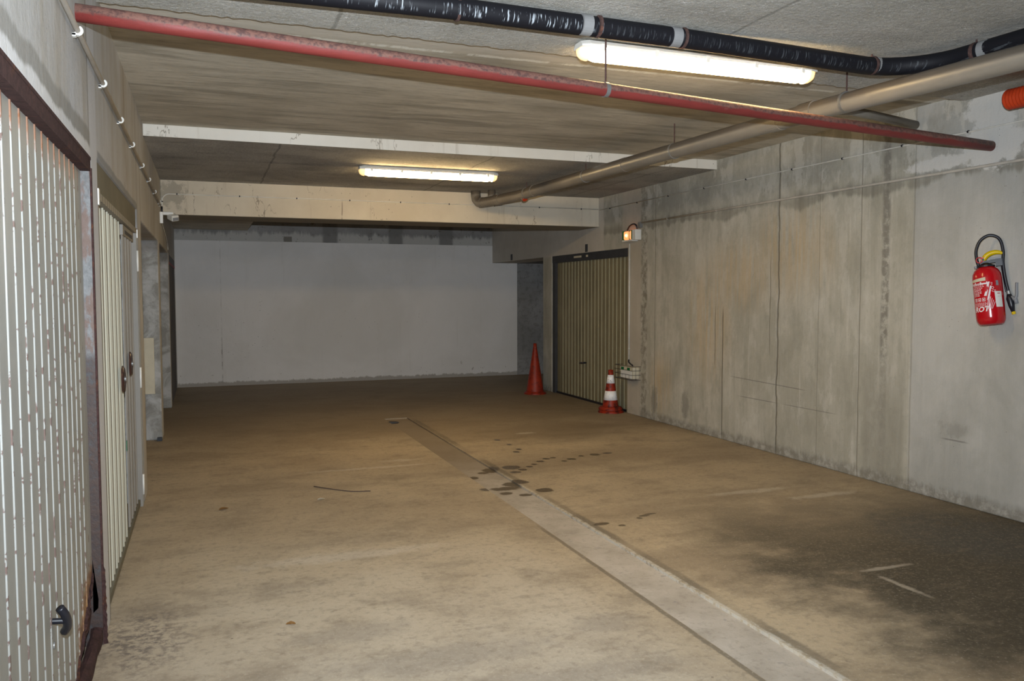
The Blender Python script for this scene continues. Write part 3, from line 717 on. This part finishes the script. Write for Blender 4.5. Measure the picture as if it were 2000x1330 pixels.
# black lagged pipe
bp_pts = [(XL-.02, 3.80, 2.865), (1.2, 3.80, 2.885), (2.4, 3.83, 2.885), (3.62, 3.86, 2.868)] + \
         [(3.62+.36*math.sin(a), 3.50+.36*math.cos(a), 2.868) for a in [PI/2*k/8 for k in range(1, 9)]] + [(4.0, 2.9, 2.86), (4.02, 0, 2.86), (4.02, -5.98, 2.86)]
bp = thing('lagged_pipe', 'black foam-lagged pipe running under the ceiling past the near lamp', 'pipe', bp_pts[0])
part('lagging', T(bp_pts, .050, 24), M['foam'], bp, smooth=True)
for x in (1.80, 2.32, 3.70): 
    part('tape_band', ring(bmesh.new(), (x, 3.805 + (x > 2)*.02 + (x > 3)*.03, 2.885-.015*(x > 3)), (1, .02, 0), .050, .0015, .055), M['tape'], bp, smooth=False)
part('tape_band', ring(bmesh.new(), (3.985, 3.38, 2.866), (-.08, 1, 0), .050, .0015, .055), M['tape'], bp)
for x in (1.14, 1.87, 2.37, 3.655):
    clamp(bp, (x, 3.805 + (x > 2)*.02 + (x > 3)*.03, 2.885-.015*(x > 3)), (1, .02, 0), .050, 2.945, 'rod', 'rod', .014)
clamp(bp, (3.983, 3.44, 2.866), (-.08, 1, 0), .050, 2.945, 'rod')
# grey drain
def dx(y): return 3.80 - .04*(y-4.365)
dr = thing('drain_pipe', 'large grey plastic drain pipe running along under the ceiling', 'pipe', (dx(4), 4, 2.75))
path = [(dx(-5.98), -5.98, 2.70), (dx(3), 3, 2.725), (dx(4.4), 4.4, 2.752), (dx(7), 7, 2.755), (dx(9.0), 9.0, 2.752), (dx(9.25), 9.25, 2.75), (3.585, 9.42, 2.745), (3.50, 9.70, 2.735), (3.42, 9.95, 2.728), (3.36, 10.12, 2.725), (3.325, 10.19, 2.735), (3.305, 10.225, 2.775), (3.30, 10.235, 2.82), (3.30, 10.235, 2.88)]
part('pipe', T(path, .0625, 28), M['pvc'], dr, smooth=True)
part('riser', T([(3.47, 10.10, 2.73), (3.47, 10.10, 2.88)], .05, 24), M['pvc'], dr, smooth=True)
ax = (-.04, 1, 0)
for y, wd, th in ((4.55, .13, .007), (4.86, .10, .006), (6.95, .06, .003), (9.05, .12, .006)):
    part('pipe_socket', ring(bmesh.new(), (dx(y), y, 2.754), ax, .0625, th, wd), M['pvc'], dr, smooth=False)
part('pipe_socket', ring(bmesh.new(), (3.46, 9.83, 2.732), (-.3, 1, -.04), .0625, .006, .12), M['pvc'], dr)
part('pipe_socket', ring(bmesh.new(), (3.348, 10.145, 2.727), (-.42, 1, 0), .0625, .006, .04), M['pvc'], dr)
bm = T([(dx(9.33), 9.33, 2.75), (dx(9.33)+.01, 9.29, 2.685)], .042, 20); o = part('access_cap', bm, M['pvc'], dr)
bm = T([(dx(9.30)+.008, 9.294, 2.69), (dx(9.33)+.010, 9.287, 2.679)], .030, 20); part('cap_plug', bm, M['duct'], dr)
for y in (4.22, 6.13, 7.72, 9.22):
    clamp(dr, (dx(y), y, 2.752), ax, .0625, 2.979 if y < 7.6 else 2.88, 'zinc', 'rod', .02)
# short pipe from drain into right wall
o = part('branch_pipe', T([(dx(4.5)+.055, 4.60, 2.79), (4.3, 4.71, 2.835), (XR+.02, 4.98, 2.845)], .032, 20), M['pvc'], dr, smooth=True)
# orange corrugated duct
od = thing('cable_duct', 'orange-red corrugated duct end near the top right corner', 'duct', (4.90, 3.98, 2.80))
pth, rs = [], []
for k in range(260):
    y = 3.98 - k*.008; pth.append((4.90 + max(0, k-25)*.0002, y, 2.80 - k*.00008)); rs.append(.062 + .005*math.sin(k*PI/1.5))
part('duct', T(pth, .06, 28, rs=rs), M['duct'], od, smooth=True)
part('duct_mouth', T([(4.90, 3.985, 2.80), (4.90, 3.978, 2.80)], .054, 24), M['black'], od)

# ------------------------------------------------------------------ CONDUITS AND CABLES
def cable(name, label, pts, r, mat, clips=(), clipr=None, clipmat='black', cat='cable', group=None, clipw=.012):
    root = thing(name, label, cat, tuple(pts[0]), group=group)
    part('conduit' if r > .008 else 'core', T(pts, r, 12), M[mat], root, smooth=True)
    for (p, axis) in clips:
        part('clip', ring(bmesh.new(), p, axis, r, clipr or .004, clipw, 12), M[clipmat], root)
    return root
xw = XL+.018
ys = [3.60, 4.44, 5.32, 6.15, 7.10, 7.94, 8.85, 9.80]
lc = thing('wall_conduit', 'grey conduit on white saddle clips high on the left wall', 'conduit', (xw, 3, 2.56))
part('conduit', T([(xw, -5.9, 2.56), (xw, 3.0, 2.56), (xw, 10.1, 2.55)], .0105, 12), M['conduit'], lc, smooth=True)
for y in ys + [1.0, 1.9, 2.75, 10.05]:
    bm = bmesh.new(); box(bm, XL, xw-.006, y-.012, y+.012, 2.535, 2.548)
    tube(bm, [(xw + .0145*math.cos(a), y-.0, 2.56 + .0145*math.sin(a)) for a in [math.radians(q) for q in range(-140, 75, 12)]], .006, 8)
    box(bm, XL, xw+.004, y-.012, y+.012, 2.540, 2.547)
    part('saddle_clip', bm, M['white'], lc)
# thin cable along crossbeam, down left and along right wall
yb = 10.43-.006
pts = [(XL+.02, yb, 2.50), (XL+.02, yb, 2.62)] + [(XL+.10-.08*math.cos(a), yb, 2.64+.08*math.sin(a)) for a in [PI/2*k/6 for k in range(7)]] + [(2.0, yb, 2.722), (XR-.02, yb, 2.724)]
cl2 = [((x, yb, 2.722), (1, 0, 0)) for x in (-.27, .42, 1.08, 1.72, 2.36, 3.0, 3.62, 4.26, 4.88)] + [((XL+.02, yb, 2.63), (0, 0, 1))]
cable('beam_cable', 'thin pale cable clipped across the face of the crossbeam', pts, .006, 'cable', cl2)
yw = XR-.006
cable('upper_wall_cable', 'thin grey cable clipped high along the right wall, above the conduit', [(yw, 10.41, 2.715), (yw, 7, 2.71), (yw, 5, 2.705), (yw, -5.9, 2.70)], .0055, 'cable',
      [((yw, y, 2.708), (0, 1, 0)) for y in (10.1, 9.35, 8.6, 7.85, 7.1, 6.4, 5.75, 5.1, 4.5, 3.9)])
yw = XR-.011
cable('right_wall_conduit', 'pale rigid conduit running along the right wall to the emergency lamp', [(yw, 9.24, 2.444), (yw, 7, 2.444), (yw, -5.9, 2.44)], .0105, 'conduit',
      [((yw, y, 2.444), (0, 1, 0)) for y in (8.6, 7.6, 6.6, 5.6, 4.7)], .003, 'conduit', 'conduit')
cable('drop_conduit', 'thin vertical conduit from the emergency lamp down to the caged unit', [(XR-.009, 9.535, 2.20), (XR-.009, 9.535, .70)], .0085, 'cable',
      [((XR-.009, 9.535, z), (0, 0, 1)) for z in (2.0, 1.4, .85)], .003, 'cable', 'conduit')
tag(obj('junction_box', B(XR-.035, XR, 9.215, 9.275, 2.385, 2.455), M['zinc']), 'small grey junction box at the end of the right wall conduit', 'junction box')
tag(obj('loop_cable', T(smooth_path([(XR-.03, 9.30, 2.375), (XR-.04, 9.31, 2.42), (XR-.04, 9.38, 2.44), (XR-.045, 9.47, 2.42), (XR-.05, 9.52, 2.37)], 6) , .010, 10), M['black'], smooth=True), 'black cable looping into the top of the emergency lamp', 'cable')
tag(obj('tail_cable', T(smooth_path([(XR-.012, 9.535, .705), (XR-.02, 9.52, .675), (XR-.03, 9.45, .655), (XR-.04, 9.38, .642)], 6), .010, 10), M['black'], smooth=True), 'short black cable entering the caged unit from above', 'cable')
# little cable by the camera
xs = XL+.008
cable('sensor_cable', 'thin cable curving down the left wall below the security camera', smooth_path([(xs, 10.35, 2.42), (xs, 10.8, 2.36), (xs+.0, 11.6, 2.29), (xs, 12.0, 2.22), (xs, 12.1, 2.16)], 6)[:], .006, 'cable', [((xs, 11.9, 2.25), (0, .5, -1))])
tag(obj('feed_cable', T([(XL+.022, 10.22, 2.55), (XL+.022, 10.20, 2.49)], .011, 10), M['black'], smooth=True), 'short dark cable running down into the security camera bracket', 'cable')

# ------------------------------------------------------------------ LAMPS
def tube_lamp(name, label, cx, cy, top, L, glow, rz=0):
    root = thing(name, label, 'lamp', (cx, cy, top), (0, 0, rz), 'tubular ceiling lamps')
    def section(bm, prof, x0, x1, taper):
        rings = []
        for (x, s) in ((x0, taper), (x0+.05, 1), (x1-.05, 1), (x1, taper)):
            rings.append([bm.verts.new((x, y*s, z if s == 1 else z*.75-.01)) for y, z in prof])
        k = len(prof)
        for a, b in zip(rings, rings[1:]):
            for i in range(k): bm.faces.new((a[i], a[(i+1) % k], b[(i+1) % k], b[i]))
        bm.faces.new(rings[0][::-1]); bm.faces.new(rings[-1]); bmesh.ops.recalc_face_normals(bm, faces=bm.faces); return bm
    h = L/2
    o = obj('housing', section(bmesh.new(), [(-.045, -.002), (.045, -.002), (.068, -.028), (.068, -.042), (-.068, -.042), (-.068, -.028)], -h, h, .8), M['white'], root)
    dprof = [(.064, -.0425), (.062, -.060)] + [(.058*math.cos(a), -.066-.038*math.sin(a)) for a in [PI*k/10 for k in range(11)]] + [(-.062, -.060), (-.064, -.0425)]
    o = obj('diffuser', section(bmesh.new(), dprof, -h+.055, h-.055, .97), M[glow], root, smooth=False)
    for s in (-1, 1):
        bm = bmesh.new(); rings = []
        for (t, q) in ((0, 1), (.025, .93), (.045, .72), (.055, .4)):
            rings.append([bm.verts.new((s*(h-.055+t), y*q, -.0425 + (z+.0425)*q)) for y, z in dprof])
        for a, b in zip(rings, rings[1:]):
            for i in range(len(dprof)): bm.faces.new((a[i], a[(i+1) % len(dprof)], b[(i+1) % len(dprof)], b[i]))
        bm.faces.new(rings[-1]); bmesh.ops.recalc_face_normals(bm, faces=bm.faces)
        obj('diffuser_end', bm, M['glowend'], root, smooth=True)
    for k in range(5):
        x = -h + .12 + (L-.24)*k/4
        for s in (-1, 1):
            obj('latch', box(bmesh.new(), x-.012, x+.012, s*.064, s*.074, -.062, -.026) if s > 0 else box(bmesh.new(), x-.012, x+.012, -.074, -.064, -.062, -.026), M['white'], root)
    return root
tube_lamp('ceiling_lamp', 'large glowing tube lamp beside the black lagged pipe', 2.73, 4.20, 2.935, 1.57, 'glow1')
tube_lamp('ceiling_lamp', 'smaller-looking lit tube lamp on the dark soffit before the crossbeam', 2.27, 8.62, 2.88, 1.50, 'glow2')

# emergency lamp on the right wall
el = thing('emergency_lamp', 'lit orange emergency lamp in a white box at the garage door corner', 'lamp', (XR, 9.40, 2.30))
o = part('housing', B(XR-.085, XR, 9.245, 9.335, 2.235, 2.365), M['white'], el); bevel(o, .006)
o = part('base_tray', B(XR-.085, XR, 9.335, 9.60, 2.225, 2.245), M['white'], el)
bm = bmesh.new(); 
for i in range(9):
    pass
prof = [(XR-.005, .0), (XR-.075, .0)]
o = part('lens', B(XR-.088, XR-.005, 9.345, 9.56, 2.247, 2.355), M['orange'], el); bevel(o, .02, 4)
part('bulb', lathe(bmesh.new(), [(0, -.02), (.015, -.012), (.018, 0), (.015, .012), (0, .02)], 16), M['bulb'], el).location = (XR-.095, 9.47, 2.30)
for (a, b) in ((9.336, 9.352), (9.395, 9.41), (9.555, 9.585)):
    o = part('lens_frame', B(XR-.091, XR-.002, a, b, 2.245, 2.360), M['green'], el); bevel(o, .006)

# caged unit low on the wall
eu = thing('emergency_unit', 'cream unit with two green squares in a wire cage beside the cone', 'emergency light', (XR, 9.45, .55))
o = part('case', B(XR-.095, XR, 9.28, 9.60, .475, .625), M['cream'], eu); bevel(o, .008)
part('cover', B(XR-.102, XR-.095, 9.30, 9.58, .48, .575), M['white'], eu)
for y in (9.385, 9.545): part('green_square', B(XR-.099, XR-.095, y-.034, y+.034, .580, .615), M['green'], eu)
bm = bmesh.new(); xa = XR-.12
for z in (.465, .53, .585, .635):
    tube(bm, [(XR-.002, 9.24, z), (xa, 9.24, z), (xa, 9.72, z), (XR-.002, 9.72, z)] if z != .585 else [(XR-.002, 9.24, z), (xa, 9.24, z), (xa, 9.72, z)], .0028, 6)
for y in (9.24, 9.33, 9.42, 9.51, 9.60, 9.69): tube(bm, [(XR-.005, y, .465), (xa, y, .465), (xa, y, .53 if y not in (9.24,) else .635)], .0022, 6)
tube(bm, [(XR-.07, 9.24, .465), (XR-.07, 9.24, .635)], .0022, 6)
part('wire_cage', bm, M['dark'], eu)

# security camera
sc = thing('security_camera', 'small white camera on a bracket at the end of the left wall conduit', 'camera', (XL, 10.2, 2.45))
bm = prism_x(bmesh.new(), [(0, 0)]*0 or [(10.17, 2.36), (10.23, 2.36), (10.235, 2.49), (10.165, 2.49)], XL, XL+.035); o = part('bracket', bm, M['white'], sc); bevel(o, .005)
o = part('arm', B(XL+.03, XL+.145, 10.175, 10.225, 2.455, 2.492), M['white'], sc); bevel(o, .008)
bm = bmesh.new(); box(bm, -.042, .042, -.07, .06, -.034, .034); o = obj('head', bm, M['white'], None); bevel(o, .012, 3)
o.parent = sc; o.location = (.135, -.01, -.015); o.rotation_euler = (math.radians(18), math.radians(-10), math.radians(25))
q = obj('lens_window', box(bmesh.new(), -.030, .034, -.073, -.0695, -.024, .010), M['grey'], o)

# ------------------------------------------------------------------ FIRE EXTINGUISHER
rotm = Matrix.Rotation(math.radians(-8.5), 3, 'X') @ Matrix.Rotation(math.radians(-50.3), 3, 'Z')
fe = thing('fire_extinguisher', 'red fire extinguisher hanging tilted on the right wall', 'fire extinguisher', (5.058, 4.185, 1.335), rotm.to_euler())
RE = .090
bm = lathe(bmesh.new(), [(0, .018), (.05, .006), (.066, .0), (.078, .010), (.087, .03), (RE, .055), (RE, .32), (.086, .352), (.074, .378), (.052, .398), (.03, .408), (.026, .412), (0, .412)], 56)
obj('cylinder', bm, M['red_ext'], fe, smooth=True)
bm = lathe(bmesh.new(), [(0, .408), (.05, .404), (.056, .400), (.056, .410), (.04, .418), (.02, .430), (0, .430)], 32); obj('collar', bm, M['black'], fe)
bm = T([(-.058, 0, .398), (-.06, 0, .415)], .01, 10); obj('collar_knob', bm, M['grey'], fe)
hs = [(-.042, 0, .415), (-.050, 0, .47), (-.046, 0, .53), (-.014, 0, .592), (.043, 0, .618), (.097, 0, .585), (.112, 0, .50), (.104, .0, .415), (.108, 0, .305), (.118, 0, .215)]
obj('hose', T(smooth_path(hs, 8), .0105, 14), M['black'], fe, smooth=True)
obj('hose_tube', T([(.095, .03, .40), (.106, .03, .22)], .006, 10), M['black'], fe)
obj('ferrule', T([(.117, 0, .222), (.120, 0, .200)], .014, 14), M['zinc'], fe, smooth=False)
obj('nozzle', T([(.120, 0, .20), (.122, 0, .17), (.128, 0, .12), (.134, 0, .075)], .015, 14, rs=[.014, .022, .019, .011]), M['black'], fe, smooth=True)
obj('nozzle_tip', T([(.134, 0, .078), (.137, 0, .060)], .0125, 12), M['yellow'], fe)
bm = T(smooth_path([(.150, -.01, .155), (.163, -.01, .19), (.168, -.01, .24), (.172, -.01, .272)], 5), .01, 10, rs=None); 
for v in bm.verts: v.co.y = -.01 + (v.co.y+.01)*1.3
obj('squeeze_lever', bm, M['grey'], fe, smooth=True)
obj('lever_base', T([(.13, -.005, .18), (.155, -.01, .155), (.158, -.01, .13)], .013, 10), M['grey'], fe, smooth=True)
# valve, carrying lever, safety ring
bm = bmesh.new(); box(bm, -.03, .085, -.016, .016, .425, .445); box(bm, .06, .10, -.018, .018, .40, .45); obj('valve_body', bm, M['black'], fe)
obj('valve_block', box(bmesh.new(), .03, .095, -.014, .014, .447, .462), M['grey'], fe)
hp = smooth_path([(-.02, 0, .428), (-.008, 0, .455), (.018, 0, .485), (.06, 0, .497), (.095, 0, .490), (.118, 0, .475)], 6)
bm = T(hp, .013, 14, rs=[.013 + .005*math.sin(PI*min(1, k/(len(hp)-1)*1.3)) - .006*max(0, (k/(len(hp)-1))-.75)*4 for k in range(len(hp))]); obj('carry_handle', bm, M['yellow'], fe, smooth=True)
bm = T([(-.034 + .019*math.cos(a), -.02, .452 + .019*math.sin(a)) for a in [2*PI*k/24 for k in range(24)]], .0032, 8, closed=True); obj('safety_ring', bm, M['redp'], fe, smooth=True)
bm = bmesh.new(); box(bm, -.024, -.006, -.022, -.010, .44, .468); obj('safety_pin', bm, M['redp'], fe)
obj('gauge', T([(-.012, -.012, .452), (-.012, -.026, .452)], .007, 14), M['green'], fe)
obj('wall_hook', box(bmesh.new(), .0, .04, .02, .115, .40, .42), M['dark'], fe)
# printing wrapped on the cylinder: x' is the offset seen from the front, arc = RE*asin
def wrap_pt(s, z, r=RE+.0009):
    a = s/RE; return Vector((r*math.sin(a), -r*math.cos(a), z))
def wrap_quads(polys, nseg=8):
    """polys of (s0,z0,s1,z1,s2,z2,s3,z3): bottom-left, bottom-right, top-right, top-left"""
    bm = bmesh.new()
    for q in polys:
        bl, br, tr, tl = [Vector(q[i:i+2]) for i in (0, 2, 4, 6)]
        lo = [bm.verts.new(wrap_pt(*bl.lerp(br, k/nseg))) for k in range(nseg+1)]; hi = [bm.verts.new(wrap_pt(*tl.lerp(tr, k/nseg))) for k in range(nseg+1)]
        for k in range(nseg): bm.faces.new((lo[k], lo[k+1], hi[k+1], hi[k]))
    return bm
def rq(s0, s1, z0, z1): return (s0, z0, s1, z0, s1, z1, s0, z1)
L_ = [rq(-.125, -.002, .286, .293)]
random.seed(3)
for r_, z in enumerate((.272, .262, .252, .243, .235, .226, .217, .209, .200)):
    s = -.105
    while s < -.03 - .004*r_:
        wd = random.uniform(.006, .016); L_.append(rq(s, s+wd, z-.0018, z+.0018)); s += wd+.0035
for z in (.150, .143, .136, .129):
    s = -.105
    while s < -.022:
        wd = random.uniform(.006, .014); L_.append(rq(s, s+wd, z-.0012, z+.0012)); s += wd+.003
for k, s in enumerate((-.098, -.070, -.042)): L_ += [rq(s, s+.020, .160, .163), rq(s, s+.003, .163, .184), rq(s+.017, s+.020, .163, .184), rq(s, s+.020, .181, .184), rq(s+.006, s+.013, .167, .176)]
for k in range(5): L_.append((-.020+k*.008, .105, -.017+k*.008, .105, .004+k*.008, .200-k*.012, .001+k*.008, .200-k*.012))
L_ += [rq(.018, .030, .282, .284), rq(.018, .030, .274, .276), rq(.020, .028, .268, .270)]
for k in range(12):
    a, b = 2*PI*k/12, 2*PI*(k+1)/12; cx, cz = .027, .248
    L_.append((cx+.006*math.cos(a), cz+.006*math.sin(a), cx+.006*math.cos(b), cz+.006*math.sin(b), cx+.009*math.cos(b), cz+.009*math.sin(b), cx+.009*math.cos(a), cz+.009*math.sin(a)))
o = obj('printed_notice', wrap_quads(L_, 3), M['ink'], fe); o['label'] = 'white instructions printed on the cylinder'
o = obj('white_band', wrap_quads([(-.028, .196, -.012, .196, .014, .290, .001, .290), (-.012, .165, .003, .178, .022, .262, .013, .262), (-.125, .276, .002, .276, .002, .286, -.125, .286)]), M['ink'], fe)
o = obj('cream_label', wrap_quads([(-.13, .296, -.010, .300, -.010, .324, -.13, .312)]), M['cream'], fe)
o = obj('service_label', wrap_quads([(.040, .115, .090, .115, .088, .222, .036, .222)]), M['white'], fe); o['label'] = 'white service sticker'
o = obj('tag_plate', wrap_quads([rq(.052, .070, .262, .296)]), M['grey'], fe)
o = obj('sticker_mark', wrap_quads([rq(.056, .067, .266, .274)], 3), M['white'], fe)
o2 = obj('sticker_text', wrap_quads([rq(.054, .074, .205, .210), rq(.056, .060, .185, .187), rq(.064, .068, .185, .187), rq(.074, .078, .185, .187)], 3), M['redp'], fe)
for v in o2.data.vertices: v.co *= 1.0; v.co.x *= 1.006; v.co.y *= 1.006
def wrap_text(txt, s0, z0, size, xscale=1.0, bold=.0, shear=0.0, name='lettering'):
    cu = bpy.data.curves.new('t', 'FONT'); cu.body = txt; cu.size = size; cu.offset = bold; cu.shear = shear; cu.resolution_u = 3
    to = bpy.data.objects.new('t', cu); C.objects.link(to)
    me = bpy.data.meshes.new_from_object(to.evaluated_get(bpy.context.evaluated_depsgraph_get()))
    bpy.data.objects.remove(to); bm = bmesh.new(); bm.from_mesh(me)
    bmesh.ops.triangulate(bm, faces=bm.faces)
    bmesh.ops.subdivide_edges(bm, edges=[e for e in bm.edges if e.calc_length() > .01], cuts=2)
    for v in bm.verts: v.co = wrap_pt(s0 + v.co.x*xscale, z0 + v.co.y, RE+.0014)
    return obj(name, bm, M['ink'], fe)
wrap_text('ROT', -.108, .092, .046, 1.08, .0016, .25)
wrap_text('CE', .020, .218, .022, 1.0)
wrap_text('EXTINCTEUR', -.118, .2775, .010, 1.2, name='heading')
bpy.data.objects['heading'].data.materials[0] = M['red_ext']

# ------------------------------------------------------------------ TRAFFIC CONES
def cone(name, label, loc, h, rb, rtp, base, bands, dirty, group=None, only_base=False):
    root = thing(name, label, 'traffic cone', loc, group=group)
    tks = .004; bh = .035; m_ = M['coned' if dirty else 'cone']
    prof = [(rb-.0, bh*.9), (rb*.93, bh*1.25), (rb*.86, bh*1.8), (rtp+.004, h-.07), (rtp, h-.06), (rtp*.95, h), (rtp*.95-tks, h), (rtp-tks, h-.06), (rb*.86-tks, bh*1.4), (rb*.86-tks, .004), (rb-tks, .004)]
    obj('body', lathe(bmesh.new(), [(rb*.9, bh)] + prof[2:7] + [(prof[7][0], prof[7][1]), (rb*.86-tks, bh*1.6), (rb*.9-tks, bh*.8)], 40, True), m_, root, smooth=True)
    obj('base', lathe(bmesh.new(), [(rb*.84, .0), (base, .0), (base*1.0, bh*.5), (base*.93, bh*.75), (base*.9, bh), (rb*.9, bh*1.15), (rb*.84, bh)], 40, True), m_, root, smooth=False)
    for (z0, z1) in bands:
        f_ = lambda z: (rb*.86) + ((rtp+.004)-(rb*.86))*(z-bh*1.8)/(h-.07-bh*1.8) + .0015
        o = obj('reflective_band', lathe(bmesh.new(), [(f_(z0), z0), (f_(z1), z1), (f_(z1)-.002, z1), (f_(z0)-.002, z0)], 40, True), M['refl'], root, smooth=True)
    return root
cone('traffic_cone', 'tall plain dark-orange cone standing by the far jamb pier', (4.83, 12.0, 0), .79, .155, .028, .175, [], False)
cone('traffic_cone', 'bottom cone of the stacked pair, only its orange rim showing', (5.0, 9.745, 0), .50, .120, .030, .168, [], True, None)
cone('traffic_cone', 'short orange cone with two white bands, on top of another cone', (4.995, 9.745, .040), .52, .118, .034, .160, [(.125, .245), (.345, .455)], True, None)

# ------------------------------------------------------------------ LITTER
def leafm(name, label, loc, rz, L, W, mat):
    bm = bmesh.new(); n = 8; a = []; b = []
    for k in range(n+1):
        t = k/n; w_ = W*math.sin(PI*t)**.7*(1 + .2*math.sin(k*2.1)); zz = .004 + .006*math.sin(PI*t)
        a.append(bm.verts.new((L*(t-.5), w_, zz+.003))); b.append(bm.verts.new((L*(t-.5), -w_, zz)))
    for k in range(n): 
        try: bm.faces.new((a[k], b[k], b[k+1], a[k+1]))
        except ValueError: pass
    bmesh.ops.solidify(bm, geom=list(bm.faces), thickness=.0015)
    o = obj(name, bm, mat); o.location = loc; o.rotation_euler.z = rz; return tag(o, label, 'leaf' if 'leaf' in name else 'scrap')
leafm('dry_leaf', 'small orange dry leaf on the floor left of the middle', (.10, 6.29, 0), .4, .07, .022, M['leaf'])
leafm('dry_leaf', 'brown dry leaf on the floor nearest the camera', (.35, 3.95, 0), -.2, .045, .014, M['leaf'])
leafm('paper_scrap', 'tiny pale scrap on the floor near the thin twig', (.80, 6.33, 0), .2, .06, .02, M['scrap'])
tag(obj('twig', T(smooth_path([(.80, 6.78, .005), (.93, 6.62, .006), (1.06, 6.50, .005), (1.20, 6.46, .005)], 5), .0035, 6), M['twig'], smooth=True), 'thin dark curved twig lying on the floor left of the channel', 'twig')
